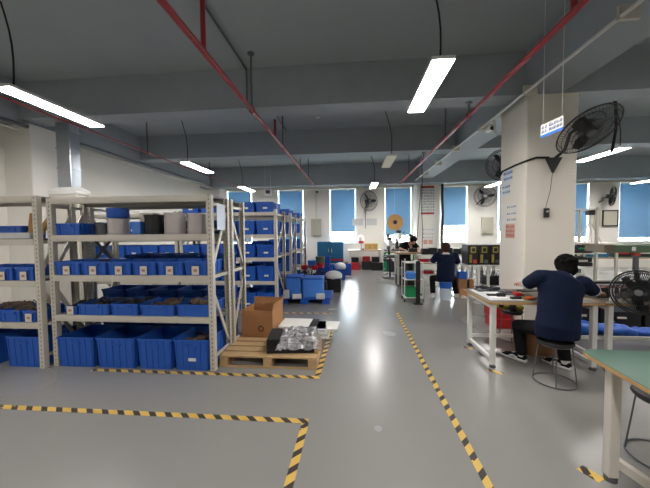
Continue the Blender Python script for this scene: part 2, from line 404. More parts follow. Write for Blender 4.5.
tag(MB().lathe([(.05, 0), (.05, .02), (.035, .04)], (-.75, 6.9, 4.18)).build('smoke_detector', 'white'), 'small square white smoke detector on the ceiling between the first two beams', 'detector')

# ================================================================ RACKS
POST = {}
def post_mesh(h):
    if h not in POST:
        m = MB(); m.box(-.03, .03, -.03, -.024, 0, h).box(-.03, -.024, -.024, .03, 0, h).box(.024, .03, -.024, .03, 0, h).box(-.035, .035, -.035, .035, 0, .006)
        POST[h] = m.mesh('post', 'post')
    return POST[h]
def rack(x0, x1, y0, y1, h, levels, label, braces=(0, 1), m='steel', back_x=False, flip=False):
    t = thing('storage_rack', label, 'rack', ((x0+x1)/2, (y0+y1)/2, 0))
    hw, hd = (x1-x0)/2, (y1-y0)/2
    for sx in (-1, 1):
        for sy in (-1, 1):
            o = bpy.data.objects.new('post', post_mesh(h)); C.objects.link(o); o.parent = t
            o.location = (sx*(hw-.028), sy*(hd-.035), 0); o.rotation_euler.z = 0 if sy < 0 else PI
    for z in levels:
        for sy in (-1, 1):
            y = sy*(hd-.02)
            MB().box(-hw+.05, hw-.05, y-.02, y+.02, z-.06, z-.002).box(-hw+.05, hw-.05, y-.014, y+.014, z-.075, z-.06).build('shelf_beam', m, t)
        MB().box(-hw+.05, hw-.05, -hd+.042, hd-.042, z-.02, z).build('shelf_panel', 'dsteel', t)  # dark tone puts the shade beneath each shelf into the panel colour
    for s in braces:
        x = (-1 if s == 0 else 1)*(hw-.028)
        MB().bar((x, -hd+.04, .14), (x, hd-.04, .14), .02, .035).build('frame_tie', m, t)
        MB().bar((x, -hd+.04, h-.1), (x, hd-.04, h-.1), .02, .035).build('frame_tie', m, t)
        MB().bar((x, -hd+.04, 1.08), (x, hd-.04, 1.08), .02, .035).build('frame_tie', m, t)
        for za, zb in (((.95, .2), (1.15, 1.85)) if not flip else ((.2, .95), (1.85, 1.15))):
            MB().bar((x, -hd+.04, za), (x, hd-.04, zb), .015, .045).build('frame_brace', m, t)
    if back_x:
        MB().bar((-hw+.05, hd+.002, 1.15), (-hw+.45, hd+.002, 1.6), .01, .035).bar((-hw+.05, hd+.012, 1.6), (-hw+.45, hd+.012, 1.15), .01, .035).build('cross_brace', 'dsteel', t)
    return t
LV = [.625, 1.107, 1.585, 2.03]
rack(-3.62, -1.585, 3.27, 3.78, 2.03, LV, 'pale steel storage rack nearest the aisle, full width in view', back_x=True)
rack(-5.7, -3.66, 3.19, 3.7, 2.05, [.55, 1.05, 1.545, 2.05], 'pale steel storage rack cut by the left edge of view')
rack(-3.62, -1.57, 3.81, 4.3, 2.03, [.62, 1.1, 1.56, 2.03], 'pale steel storage rack directly behind the nearest one', flip=True)
rack(-3.55, -1.5, 5.9, 6.68, 2.05, [.6, 1.08, 1.55, 2.0], 'pale steel rack in the second row, loaded with blue bins on top')
rack(-5.65, -3.6, 5.9, 6.68, 2.05, [.6, 1.08, 1.55, 2.0], 'steel rack in the second row farther left, seen through the front rack')
rack(-3.5, -1.5, 7.35, 8.05, 2.05, [.6, 1.08, 1.55, 2.0], 'steel rack third row from the front beside the aisle')
rack(-3.5, -1.5, 8.95, 9.75, 2.05, [.6, 1.08, 1.55, 2.0], 'steel rack farthest back beside the aisle')

# ---------------------------------------------------------------- bins
BINS = {}
def bin_proto(w, d, h, label):
    """open blue bin, front centre at origin bottom"""
    key = (w, d, h)
    if key not in BINS:
        tp = .012*h/.15 if h < .2 else .02; th = .006
        m = MB(); a, b = w/2-tp, d/2-tp; A, B = w/2-.006, d/2-.006
        def wall(p0, p1, q0, q1, n):  # bottom edge p, top edge q, inwards n
            n = Vector(n)*th; f = lambda p: Vector(p)
            m.hexa([f(p0), f(p1), f(p1)+n, f(p0)+n], [f(q0), f(q1), f(q1)+n, f(q0)+n])
        wall((-a,-b,0), (a,-b,0), (-A,-B,h), (A,-B,h), (0,1,0)); wall((a,b,0), (-a,b,0), (A,B,h), (-A,B,h), (0,-1,0))
        wall((-a,b,0), (-a,-b,0), (-A,B,h), (-A,-B,h), (1,0,0)); wall((a,-b,0), (a,b,0), (A,-B,h), (A,B,h), (-1,0,0))
        m.box(-a, a, -b, b, 0, th)
        r = .008
        m.box(-w/2, w/2, -d/2, -d/2+r, h-.02, h).box(-w/2, w/2, d/2-r, d/2, h-.02, h).box(-w/2, -w/2+r, -d/2+r, d/2-r, h-.02, h).box(w/2-r, w/2, -d/2+r, d/2-r, h-.02, h)
        # upright ribs on the front and sides, handle lip
        n = 6
        for k in range(n):
            x = -a*.92 + 2*a*.92*k/(n-1)
            if h > .25 or k in (0, 1, n-2, n-1): m.bar((x, -b-.002, .01), (x*1.02, -B-.003, h-.02), .008, .008)
        m.box(-.07, .07, -d/2-.012, -d/2+.002, h*.8-.008, h*.8+.008)
        for k in range(5):
            y = -b*.85 + 2*b*.85*k/4
            for s in (-1, 1): m.bar((s*(a+.002), y, .01), (s*(A+.003), y, h-.02), .008, .008)
        BINS[key] = m.mesh('storage_bin', 'bin')
    o = bpy.data.objects.new('storage_bin', BINS[key]); C.objects.link(o)
    return tag(o, label, 'bin')
CARD = MB().box(-.042, .042, -.0015, .0015, -.05, .05).mesh('label_card', 'card')
SCARD = MB().box(-.045, .045, -.0015, .0015, -.018, .018).mesh('label_card', 'paper')
def binat(x, yf, z, w, d, h, label, card=None, rz=0, group=None):
    o = bin_proto(w, d, h, label); o.location = (x, yf+d/2, z+.001); o.rotation_euler.z = rz
    if group: o['group'] = group
    if card:
        c = bpy.data.objects.new('label_card', CARD if card == 'tall' else SCARD); C.objects.link(c); c.parent = o
        c.location = (0 if card == 'tall' else .02, -d/2-.011, .058 if card == 'tall' and h < .2 else (h*.5 if h < .2 else h*.38))
    return o
def heap(cx, cy, z, w, d, hh, label, m='dark', n=26, name='parts_heap', seed=0):
    rnd = random.Random(seed+int(cx*100)); mb = MB()
    mb.box(cx-w/2, cx+w/2, cy-d/2, cy+d/2, z, z+hh*.45)
    for k in range(n):
        x = cx + rnd.uniform(-.42, .42)*w; y = cy + rnd.uniform(-.42, .42)*d; s = rnd.uniform(.03, .07)
        R = Matrix.Rotation(rnd.uniform(0, 3), 3, 'Z') @ Matrix.Rotation(rnd.uniform(-.5, .5), 3, 'X')
        if k % 3: mb.rbox((x, y, z+hh*rnd.uniform(.45, .8)), (s*1.6, s, s*.6), R)
        else:
            a = R@Vector((s*1.6, 0, .0)); mb.tube([Vector((x, y, z+hh*.6))-a, Vector((x, y, z+hh*rnd.uniform(.8, 1))), Vector((x, y, z+hh*.6))+a], .008, 5)
    return tag(mb.build(name, m), label, 'parts', kind='stuff')
# nearest rack, floor level: four deep bins
for k, (a, b) in enumerate(((-3.55, -3.07), (-3.04, -2.55), (-2.52, -2.09), (-2.07, -1.65))):
    binat((a+b)/2, 3.25, 0, b-a, .5, .36, 'deep blue bin %s on the floor under the nearest rack' % ORD[k], 'small' if k == 3 else None)
heap(-1.86, 3.55, .2, .34, .36, .13, 'brown wrapped parts lying in the rightmost deep floor bin', 'parts', 14)
heap(-2.8, 3.55, .012, .4, .4, .25, 'dark cables lying in the second deep floor bin', 'dark', 18)
# level one: shallow bins
L1 = [(-3.45, -3.29, .1, 'tall', 'dark'), (-3.28, -2.88, .13, None, 'dark'), (-2.86, -2.51, .14, None, 'dark'), (-2.49, -2.06, .13, None, 'parts'), (-2.04, -1.64, .14, 'small', 'parts')]
for k, (a, b, h, cd, hm) in enumerate(L1):
    binat((a+b)/2, 3.28, .625, b-a, .42, h, 'shallow blue bin %s on the lowest shelf of the nearest rack' % ORD[k], cd if k != 4 else None)
    heap((a+b)/2, 3.5, .633, b-a-.06, .32, h+.03, ('dark cable parts' if hm == 'dark' else 'tan packed parts') + ' filling the %s shallow bin on the lowest shelf' % ORD[k], hm, 18, seed=k)
# level two: six bins with upright cards
xs = [-3.56, -3.22, -2.88, -2.57, -2.26, -1.93, -1.64]
for k in range(6):
    binat((xs[k]+xs[k+1])/2, 3.275, 1.107, xs[k+1]-xs[k]-.008, .4, .16, 'blue bin with upright card, %s on the middle shelf of the nearest rack' % ORD[k], 'tall')
    heap((xs[k]+xs[k+1])/2, 3.48, 1.115, .24, .3, .15, 'loose dark parts in the %s middle shelf bin' % ORD[k], 'dark', 12, seed=k+9)
# top level
binat(-3.42, 3.32, 1.585, .36, .4, .14, 'blue bin at the left end of the top shelf of the nearest rack')
def spool(x, y, z, r, h, label, body='spool', cap=None, cat='spool'):
    t = thing('wire_spool', label, cat, (x, y, z))
    MB().lathe([(r, .0), (r, .012), (r*.93, .014), (r*.93, h-.014), (r, h-.012), (r, h)], (0, 0, .001), 28).build('spool_winding', body, t, smooth=True)
    MB().lathe([(r*1.01, 0), (r*1.01, .008), (r*.3, .0082), (r*.3, .012), (.02, .012)], (0, 0, h), 28).build('spool_flange', 'film' if cap is None else cap, t)
    return t
t = spool(-2.895, 3.5, 1.585, .125, .19, 'clear wire spool with a blue drum on top, on the top shelf')
tag(MB().lathe([(.115, 0), (.12, .01), (.12, .12), (.1, .125), (.01, .125)], (-2.895, 3.5, 1.787), 28).build('blue_drum', 'bin', smooth=True), 'round blue plastic drum stacked on a clear wire spool', 'drum')
spool(-2.145, 3.5, 1.585, .13, .25, 'tall clear wire spool, middle one on the top shelf of the nearest rack')
spool(-1.875, 3.52, 1.585, .125, .235, 'clear wire spool at the right end of the nearest rack top shelf')
spool(-2.42, 3.5, 1.585, .115, .225, 'black wire spool on the top shelf between blue carton and clear spools', 'black', 'black')
spool(-3.13, 3.52, 1.585, .075, .13, 'small dark grey wire spool next to the spool with the blue drum', 'dsteel', 'dsteel')
spool(-3.25, 3.62, 1.585, .06, .15, 'slim grey wire spool behind the blue bin on the top shelf', 'dsteel', 'dsteel')
tag(MB().box(-2.66, -2.55, 3.42, 3.55, 1.586, 1.74).build('small_carton', 'bin2', bevel=.004), 'small blue carton standing between spools on the top shelf', 'box')
tag(MB().box(-2.66, -2.48, 3.56, 3.7, 1.586, 1.85).build('small_carton', 'card', bevel=.004), 'small pale carton behind the blue carton on the top shelf', 'box')
tag(MB().box(-1.55, -1.545, 3.34, 3.56, 1.63, 1.93).build('paper_sheet', 'sheet'), 'pale blue sheet hung on the end frame of the nearest rack', 'sheet')
# left rack
for k, (a, b) in enumerate(((-4.85, -4.34), (-4.32, -4.19), (-4.17, -3.7))):
    if k == 1: continue
    binat((a+b)/2, 3.2, 0, b-a, .48, .37, 'deep blue bin on the floor under the left rack, ' + ('cut by the left edge' if k == 0 else 'beside the posts'))
for k, (a, b, c) in enumerate(((-4.62, -4.25, None), (-4.24, -3.94, None), (-3.93, -3.73, 'tall'))):
    binat((a+b)/2, 3.2, .55, b-a-.006, .4, .14, 'shallow blue bin on the lowest shelf of the left rack, %s' % ['cut off at left', 'middle one', 'right one with a card'][k], c)
heap(-4.15, 3.4, .562, .6, .3, .2, 'tangled dark and brown harness parts on the lowest shelf of the left rack', 'parts', 30)
for k, (a, b) in enumerate(((-4.6, -4.31), (-4.3, -4.01), (-4.0, -3.74))):
    binat((a+b)/2, 3.2, 1.05, b-a-.006, .4, .16, 'blue bin with card on the middle shelf of the left rack, %s' % ['cut off at left', 'middle one', 'right one'][k], 'tall')
binat(-4.28, 3.35, 1.545, .48, .3, .16, 'blue bin on the top shelf of the left rack')
tag(MB().box(-4.7, -3.8, 3.22, 3.3, 1.548, 1.62).box(-4.6, -4.1, 3.3, 3.34, 1.548, 1.6).build('bagged_stock', 'mesh', bevel=.01), 'clear bagged white stock lying along the front of the left rack top shelf', 'bag')
for k, (x, a) in enumerate(((-4.02, .3), (-3.95, -.2), (-3.9, .45))):
    tag(MB().tube([(x, 3.4, 1.55), (x+a*.2, 3.42, 1.7), (x+a*.35, 3.45, 1.86)], [.03, .035, .02], 8).build('brown_roll', 'tan'), ['left', 'middle', 'right'][k] + ' one of three brown paper rolls leaning on the left rack top shelf', 'roll')
# second rack (behind the nearest one)
def fill_rack(x0, x1, yf, levels, n, d, hs, rackname, shelfnames, card=None, skip=()):
    for li, z in enumerate(levels):
        h = hs[li]; wd = (x1-x0)/n
        for k in range(n):
            if (li, k) in skip: continue
            binat(x0+wd*(k+.5), yf, z, wd-.02, d, h, 'blue bin, %s on the %s of the %s' % (ORD[k] if k < n-1 else 'rightmost', shelfnames[li], rackname), card)
SH = ['floor level', 'lowest shelf', 'middle shelf', 'top shelf', 'roof']
fill_rack(-3.5, -1.66, 3.86, [0, .62, 1.1, 1.56], 5, .38, [.36, .2, .2, .2], 'second rack', SH, 'small', skip=((3, 0), (3, 1), (2, 0), (3, 2)))
fill_rack(-3.5, -1.55, 5.9, [0, .6, 1.08, 1.55, 2.0], 5, .62, [.36, .3, .26, .28, .2], 'second row aisle rack', SH, 'small')
fill_rack(-5.5, -3.65, 5.9, [1.08, 1.55], 5, .62, [.25, .28], 'second row left rack', ['middle shelf', 'top shelf'], 'small', skip=((1, 3), (1, 4)))
fill_rack(-2.55, -1.55, 7.38, [0, .6, 1.08, 1.55, 2.0], 2, .6, [.36, .3, .28, .28, .16], 'third row rack', SH)
fill_rack(-2.55, -1.55, 9.0, [0, .6, 1.08, 1.55, 2.0], 2, .6, [.36, .3, .28, .28, .16], 'farthest row rack', SH)

# ================================================================ ductwork at left
t = thing('air_duct', 'shiny galvanised duct dropping behind the left rack onto a white hood', 'duct', (-5.04, 5.0, 0))
MB().box(-.13, .13, -.1, .1, 2.42, 3.55).build('duct_riser', 'galv', t, bevel=.004)
for z in (2.75, 3.1, 3.4): MB().box(-.142, .142, -.112, .112, z, z+.02).build('duct_flange', 'galv', t)
h = MB(); h.hexa([Vector(p) for p in ((-.3,-.14,2.36),(.26,-.14,2.36),(.26,.14,2.36),(-.3,.14,2.36))], [Vector(p) for p in ((-.2,-.11,2.42),(.18,-.11,2.42),(.18,.11,2.42),(-.2,.11,2.42))])
h.box(-.3, .26, -.14, .14, 2.3, 2.36); h.build('hood', 'white', t)
MB().box(-.28, .24, -.13, .13, 0, 2.3).build('hood_cabinet', 'cream', t)

# ================================================================ FLOOR TAPE
def tape(x0, y0, x1, y1, wd, label):
    L = math.hypot(x1-x0, y1-y0); m = MB(); m.box(0, L, -wd/2, wd/2, 0, .0012)
    o = m.build('floor_tape', 'hazard', loc=(x0, y0, .0004)); o.rotation_euler.z = math.atan2(y1-y0, x1-x0)
    return tag(o, label, 'tape')
tape(-6, 2.44, -.375, 2.44, .062, 'yellow and black floor tape across the near left floor')
tape(-.4, 2.408, -.425, .3, .06, 'yellow and black floor tape running towards the viewer from the corner')
tape(-3.05, 3.2, -.36, 3.2, .06, 'yellow and black floor tape along the front of the racks and pallet')
tape(-.39, 3.235, -.33, 4.9, .06, 'yellow and black floor tape beside the wooden pallet')
tape(.83, .3, .865, 5.9, .055, 'long yellow and black floor tape along the right side of the aisle')
tape(-3.5, 5.75, -.4, 5.75, .06, 'worn yellow and black floor tape in front of the blue pallet')
tape(1.51, 2.09, 1.57, 1.985, .075, 'short piece of yellow and black tape by the green table leg')
tape(1.5, 4.2, 1.6, 4.12, .06, 'small yellow tape piece at the far left table foot')
tape(1.53, 3.52, 1.66, 3.42, .06, 'small worn tape piece at the near left foot of the white framed table')

# ================================================================ PALLETS and goods
t = thing('wooden_pallet', 'pale wooden pallet beside the nearest rack end', 'pallet', (-1.0, 3.9, 0))
for k in range(7):
    y = -.52 + k*.165
    MB().box(-.58, .58, y, y+.125, .118, .138).build('deck_board', 'wood', t, bevel=.002)
for x in (-.58, -.05, .48):
    MB().box(x, x+.1, -.52, .6, .098, .118).build('stringer_board', 'wood', t, bevel=.002)
    for y in (-.52, -.02, .48): MB().box(x, x+.1, y, y+.12, .02, .098).build('pallet_block', 'wood', t, bevel=.002)
    MB().box(x, x+.1, -.52, .6, 0, .02).build('bottom_board', 'wood', t, bevel=.002)
MB().box(-.58, .58, -.525, -.505, .0, .022).build('bottom_board', 'wood', t)
# open cardboard carton
def carton(x, y, z, wx, wy, h, rz, label, m='cardb', flaps=True, mark=True):
    t = thing('cardboard_box', label, 'box', (x, y, z), rz)
    a, b, th = wx/2, wy/2, .006
    mb = MB(); mb.box(-a, a, -b, -b+th, 0, h).box(-a, a, b-th, b, 0, h).box(-a, -a+th, -b+th, b-th, 0, h).box(a-th, a, -b+th, b-th, 0, h).box(-a+th, a-th, -b+th, b-th, 0, th)
    mb.build('carton_body', m, t)
    if flaps:
        for (p, q, d) in (((-a, -b), (a, -b), (0, -.02, -.14)), ((a, -b), (a, b), (.02, 0, .1)), ((-a, b), (a, b), (0, .02, .1))):
            d = Vector(d); P = Vector((*p, h)); Q = Vector((*q, h)); n = d.cross(Q-P).normalized()*.004
            MB().bm
            f = MB(); f.hexa([P, Q, Q+n, P+n], [P+d, Q+d, Q+d+n, P+d+n]) if d.z > 0 else None
            if d.z > 0: f.build('carton_flap', m, t)
    if mark:
        MB().hoop((.06, -b-.002, .12), .035, .007, 'Y', 12, 5).build('printed_mark', 'foam', t)
    return t
carton(-1.3, 4.22, .139, .46, .42, .37, math.radians(-6), 'open brown cardboard box with a dark round mark on the wooden pallet')
t = thing('foam_stack', 'black foam sheets under crumpled clear film on the wooden pallet front', 'stack', (-.78, 3.7, .139), math.radians(6))
for k in range(4): MB().box(-.27, .3, -.22, .2, .045*k, .045*k+.04).build('foam_sheet', 'foam', t, bevel=.006)
def crumple():
    m = MB(); n = 18; g = []
    rnd = random.Random(3)
    for i in range(n+1):
        row = []
        for j in range(n+1):
            u, v = i/n, j/n; x = -.16+.54*u; y = -.27+.5*v
            e = min(u, 1-u, v, 1-v); z = .2 if e > .12 else .06+.14*e/.12
            row.append(m.bm.verts.new((x, y, z+rnd.uniform(-.012, .02))))
        g.append(row)
    for i in range(n):
        for j in range(n): m.bm.faces.new((g[i][j], g[i+1][j], g[i+1][j+1], g[i][j+1]))
    return m
M['wrap'] = glassm('crumpled_film', (.8, .81, .83, 1), .38)
for n in M['wrap'].node_tree.nodes:
    if n.type == 'BSDF_GLOSSY': n.inputs['Roughness'].default_value = .4
cr = crumple(); cr.build('plastic_wrap', 'wrap', t)
t = thing('board_stack', 'stack of white and black boards on the pallet behind the wrapped foam', 'stack', (-.7, 4.2, .139))
for k in range(4): MB().box(-.32+.02*k, .38-.02*k, -.2, .24, .03*k, .03*k+.028, .02*k).build('board', 'mesh' if k % 2 else 'paper', t)
MB().box(-.33, .1, -.16, .24, .12, .145, -.04).build('white_top_board', 'paper', t)
MB().box(.104, .2, -.16, .2, .12, .15, -.04).build('black_top_slab', 'foam', t)
MB().box(.2, .5, -.14, .22, .095, .118, -.05).build('overhanging_white_board', 'paper', t)
# blue plastic pallet
t = thing('plastic_pallet', 'blue plastic pallet under the blue bins at the rack end', 'pallet', (-1.05, 6.85, 0))
MB().box(-.58, .58, -.38, .5, .1, .14).build('deck', 'bin', t, bevel=.004)
for x in (-.56, -.09, .38):
    for y in (-.38, .0, .36): MB().box(x, x+.18, y, y+.14, 0, .1).build('foot', 'bin', t, bevel=.004)
for k, (x, y, w, hh, z) in enumerate(((-1.3, 6.72, .36, .46, .14), (-.87, 6.68, .46, .44, .14))):
    b = thing('lidded_bin', ['left', 'right'][k] + ' one of two large blue lidded bins on the blue pallet', 'bin', (x, y, z))
    MB().box(-w/2+.01, w/2-.01, -.23, .23, 0, hh-.03).build('bin_body', 'bin2', b, bevel=.02)
    MB().box(-w/2, w/2, -.24, .24, hh-.03, hh).build('lid', 'bin', b, bevel=.01)
    for q in range(4): MB().box(-w/2+.05+q*(w-.1)/3-.006, -w/2+.05+q*(w-.1)/3+.006, -.236, -.228, .03, hh-.06).build('rib', 'bin2', b)
tag(MB().box(-1.5, -1.38, 6.38, 6.46, .141, .32).build('small_carton', 'cream', bevel=.005), 'cream carton at the left front of the blue pallet', 'box')
tag(MB().box(-1.3, -1.1, 6.36, 6.43, .141, .24, .2).build('small_carton', 'paper', bevel=.005), 'white packet leaning before the left lidded bin', 'packet')
tag(MB().box(-.78, -.6, 6.36, 6.43, .141, .25, -.1).build('small_carton', 'mesh', bevel=.005), 'grey packet before the right lidded bin', 'packet')
# things behind the blue pallet
t = thing('floor_crate', 'dark crate with a pale cloth bundle, right behind the blue pallet', 'crate', (-.5, 8.0, 0))
MB().box(-.2, .2, -.25, .25, 0, .36).build('crate_body', 'black', t, bevel=.01)
MB().ell((0, 0, .4), (.24, .28, .14)).build('cloth_bundle', 'paper', t, smooth=True)
heap(-1.0, 7.7, .0, .7, .5, .72, 'mixed red and dark tools piled behind the blue pallet', 'dark', 50, 'tool_pile')
for k, (x, y, z, r, hh, m, lab) in enumerate(((-.95, 7.55, .62, .09, .1, 'red', 'red power tool can on the pile behind the blue pallet'), (-.82, 7.7, .66, .11, .12, 'red', 'red round tub under a dark green tub behind the blue pallet'),
        (-.82, 7.7, .78, .12, .16, 'gsteel', 'dark green tub topping the pile behind the blue pallet'), (-1.25, 7.8, .6, .1, .1, 'red', 'red tool case left of the tub pile'), (-1.08, 8.1, .6, .13, .2, 'bin2', 'pale blue tub behind the pile by the racks'))):
    t = thing('round_tub', lab, 'tub', (x, y, z))
    MB().lathe([(r*.85, 0), (r, hh*.9), (r*1.04, hh*.9), (r*1.04, hh), (r*.9, hh), (.01, hh*.97)], (0, 0, 0), 18).build('tub_body', m, t, smooth=True)
    MB().hoop((0, 0, hh), r*.98, .008, 'Z', 18, 5).build('rim', m, t)
for k, (x, y, z) in enumerate(((-.95, 9.6, 0), (-.45, 9.7, 0), (-.95, 9.6, .4), (-.7, 10.6, 0), (-.25, 10.8, 0), (-.5, 10.2, .37))):
    if k == 5: continue
    binat(x, y, z, .46, .6, .36, 'blue bin ' + ['left of the near pair on the floor before the teal cabinet', 'right of the near pair on the floor before the teal cabinet', 'stacked on the near left bin before the teal cabinet', 'left of the far pair nearest the teal cabinet', 'right of the far pair nearest the teal cabinet'][k])
tag(MB().ell((-.4, 9.95, .42), (.2, .24, .14)).build('cloth_bundle', 'paper', smooth=True), 'white bag bundle on the blue bins before the teal cabinet', 'bag')
t = thing('tool_cabinet', 'wide teal steel cabinet with a red shelf strip against the far wall', 'cabinet', (-.87, 12.2, 0))
MB().box(-.52, .52, -.25, .3, .3, 1.17).build('cabinet_body', 'teal', t, bevel=.01)
for s in (-1, 1):
    d = MB().box(s*.26-.24, s*.26+.24, -.27, -.252, .52, 1.13).build('door', 'teal', t, bevel=.004)
    MB().box(s*.06-.01, s*.06+.01, -.29, -.272, .75, .9).build('handle', 'steel', d)
MB().box(-.5, .5, -.28, -.253, .42, .49).build('red_strip', 'red', t)
for x in (-.48, .42):
    MB().box(x, x+.06, -.24, -.18, 0, .3).build('leg', 'dsteel', t); MB().box(x, x+.06, .22, .28, 0, .3).build('leg', 'dsteel', t)
tag(MB().box(-1.79, -1.35, 13.08, 13.19, 1.4, 2.14).box(-1.76, -1.38, 13.07, 13.08, 1.43, 2.11).build('distribution_box', 'panelgrey', bevel=.004), 'grey electrical distribution box on the far wall above the racks', 'electrical box')
tag(MB().cyl((-1.57, 13.17, 2.14), (-1.57, 13.17, 3.44), .015, 8).build('electrical_conduit', 'steel'), 'thin conduit rising from the grey box on the far wall', 'conduit')
t = thing('distribution_box', 'cream electrical box on the far wall left of the column', 'electrical box', (5.64, 13.1, 1.76))
MB().box(-.23, .23, -.02, .09, -.35, .35).build('box_body', 'panelgrey', t, bevel=.01)
MB().box(-.19, .19, -.03, -.021, -.31, .31).build('box_door', 'panelgrey', t)
MB().box(.23, .35, .02, .08, -.03, .05).build('outlet', 'white', t)
# sensor on far wall
tag(MB().box(-1.55, -1.47, 13.1, 13.19, 3.28, 3.36).build('wall_sensor', 'black', bevel=.01), 'small black sensor high on the far wall', 'sensor')

# ================================================================ WALL FANS
def fan(x, y, z, R, face, label, arm, size=1, pull=True, mm='black', nb=3, ns=56):
    """cage facing along 'face'; arm: vector from the cage centre to the bracket"""
    t = thing('wall_fan', label, 'fan', (x, y, z))
    f = Vector(face).normalized(); a = f.orthogonal().normalized(); b = f.cross(a)
    def circ(c, r, q, n=32): return MB().tube([c + a*(r*math.cos(2*PI*k/n)) + b*(r*math.sin(2*PI*k/n)) for k in range(n)], q, 5, closed=True)
    cg = MB(); q = .0042*size
    for rr, off in ((1, 0), (.9, .07), (.9, -.07), (.6, .11), (.6, -.11), (.3, .12), (.3, -.12)):
        cg.tube([f*(off*R*1.6) + a*(R*rr*math.cos(2*PI*k/32)) + b*(R*rr*math.sin(2*PI*k/32)) for k in range(32)], q*(2 if rr == 1 else 1), 5, closed=True)
    for k in range(ns):
        th = 2*PI*k/ns; d = a*math.cos(th) + b*math.sin(th)
        for s in (1, -1):
            cg.tube([f*(s*.12*1.6*R) + d*(R*.16), f*(s*.11*1.6*R)+d*(R*.6), f*(s*.07*1.6*R)+d*(R*.9), d*R], q*.6, 4)
    cg.build('cage', mm, t)
    for k in range(nb):
        th = 2*PI*k/nb+.4; d = a*math.cos(th)+b*math.sin(th); e = f.cross(d)
        bl = MB(); tw = e*.75 + f*.45
        P = [d*(R*.14)-tw*R*.08, d*(R*.45)-tw*R*.2, d*(R*.82)-tw*R*.15, d*(R*.84)+tw*R*.12, d*(R*.45)+tw*R*.2, d*(R*.14)+tw*R*.08]
        v = [bl.bm.verts.new(p+f*.004) for p in P]; u = [bl.bm.verts.new(p-f*.004) for p in P]
        bl.bm.faces.new(v); bl.bm.faces.new(u[::-1])
        for i in range(6): bl.bm.faces.new((v[i], u[i], u[(i+1) % 6], v[(i+1) % 6]))
        bl.build('fan_blade', 'dsteel' if mm != 'black' else 'black', t)
    MB().cyl(f*.1*R, -f*(.5*R), R*.2, 18).build('motor', 'black', t, smooth=True)
    MB().cyl(f*(.2*R), f*(.12*R), R*.14, 18).build('hub_cap', 'dsteel', t)
    A = Vector(arm)
    MB().tube([-f*.35*R, -f*.4*R + A*.35 , A*.7, A], .018*size+.004, 8).build('bracket_arm', 'black', t)
    return t
f = fan(3.15, 4.36, 2.91, .38, (.165, -.577, -.79), 'large black caged fan high on the cream column', (-.14, .42, -.26), 1)
mb = MB(); mb.hexa([Vector(p) for p in ((-.18,.42,-.48),(-.16,.42,-.48),(-.16,.435,-.48),(-.18,.435,-.48))], [Vector(p) for p in ((-.28,.39,-.26),(-.06,.39,-.26),(-.06,.435,-.26),(-.28,.435,-.26))])
mb.build('wall_plate', 'black', f)
MB().tube([(-.17, .43, -.46), (-.2, .43, -.75), (-.26, .43, -1.0)], .004, 5).build('pull_cord', 'rubber', f)
t = thing('wall_fan_controller', 'small black switch box on the column below the fan', 'switch', (2.91, 4.81, 1.84))
MB().box(-.035, .035, -.03, .005, -.07, .07).build('switch_body', 'black', t, bevel=.005)
MB().cyl((0, -.03, .02), (0, -.045, .02), .015, 12).build('switch_knob', 'steel', t)
fan(2.99, 6.3, 2.88, .3, (-.4, -.9, -.1), 'black caged fan on the rear left side of the column', (.1, -.65, -.1), 1)
fan(.72, 12.8, 2.85, .42, (.45, -.8, .0), 'black caged wall fan between the two middle windows', (-.12, .34, -.28), 1)
fan(5.4, 12.8, 2.95, .42, (-.2, -.9, .0), 'caged wall fan with three visible blades left of the column', (-.2, .34, -.3), 1)
fan(10.2, 12.8, 2.85, .38, (.6, -.7, -.1), 'black wall fan between the windows right of the column', (-.25, .34, -.2), 1)
fan(4.72, 4.75, 2.98, .36, (-.3, -.9, -.2), 'black caged fan cut by the right edge near the ceiling', (.2, .3, .5), 1)
tag(MB().tube([(2.605, 5.62, 2.52), (2.6, 5.5, 2.6), (2.606, 5.1, 2.62), (2.61, 4.81, 2.62), (2.75, 4.8, 2.665), (2.93, 4.8, 2.66)], .016, 8).build('power_cable', 'rubber'), 'thick black cable crossing the column to the fan', 'cable')
tag(MB().tube([(.6, 13.15, 2.55), (.58, 13.17, 2.0), (.6, 13.17, 1.7)], .012, 6).build('pull_cord', 'rubber'), 'cord hanging below the wall fan between the middle windows', 'cord')

# ================================================================ SIGN AND NOTICES
def glyph(mb, x, z, s, seed, y=-.0045):
    rnd = random.Random(seed); t = s*.1
    for k in range(rnd.choice((2, 3))):
        zz = z + s*(.12+.38*k)*rnd.uniform(.85, 1.05); mb.box(x+s*.08, x+s*.92, y, y+.002, zz, zz+t)
    for k in range(rnd.choice((1, 2, 2))):
        xx = x + s*(.2+.45*k+rnd.uniform(0, .12)); mb.box(xx, xx+t, y-.0006, y+.002, z+s*.05, z+s*.95)
    if rnd.random() > .4: mb.box(x+s*.05, x+s*.16, y-.0003, y+.002, z, z+s*.4)
t = thing('hanging_sign', 'white and blue area sign hanging on two strings before the column', 'sign', (2.13, 3.455, 2.68), math.radians(-82))
MB().box(-.15, .15, -.002, .002, -.042, .072).build('sign_board', 'paper', t)
MB().box(-.15, .15, -.003, .003, -.07, -.042).build('blue_band', 'lblue', t)
gm = MB()
for i, gx in enumerate((-.135, -.092, -.035, .0, .035, .07, .105)):
    glyph(gm, gx, .02, .034, i+3); glyph(gm, gx, -.026, .034, i+23)
gm.build('sign_lettering', 'ink', t)
for s in (-.12, .13): MB().cyl((s, 0, .072), (s*1.02, 0, ZC-2.68), .0025, 5).build('hanging_string', 'paper', t)
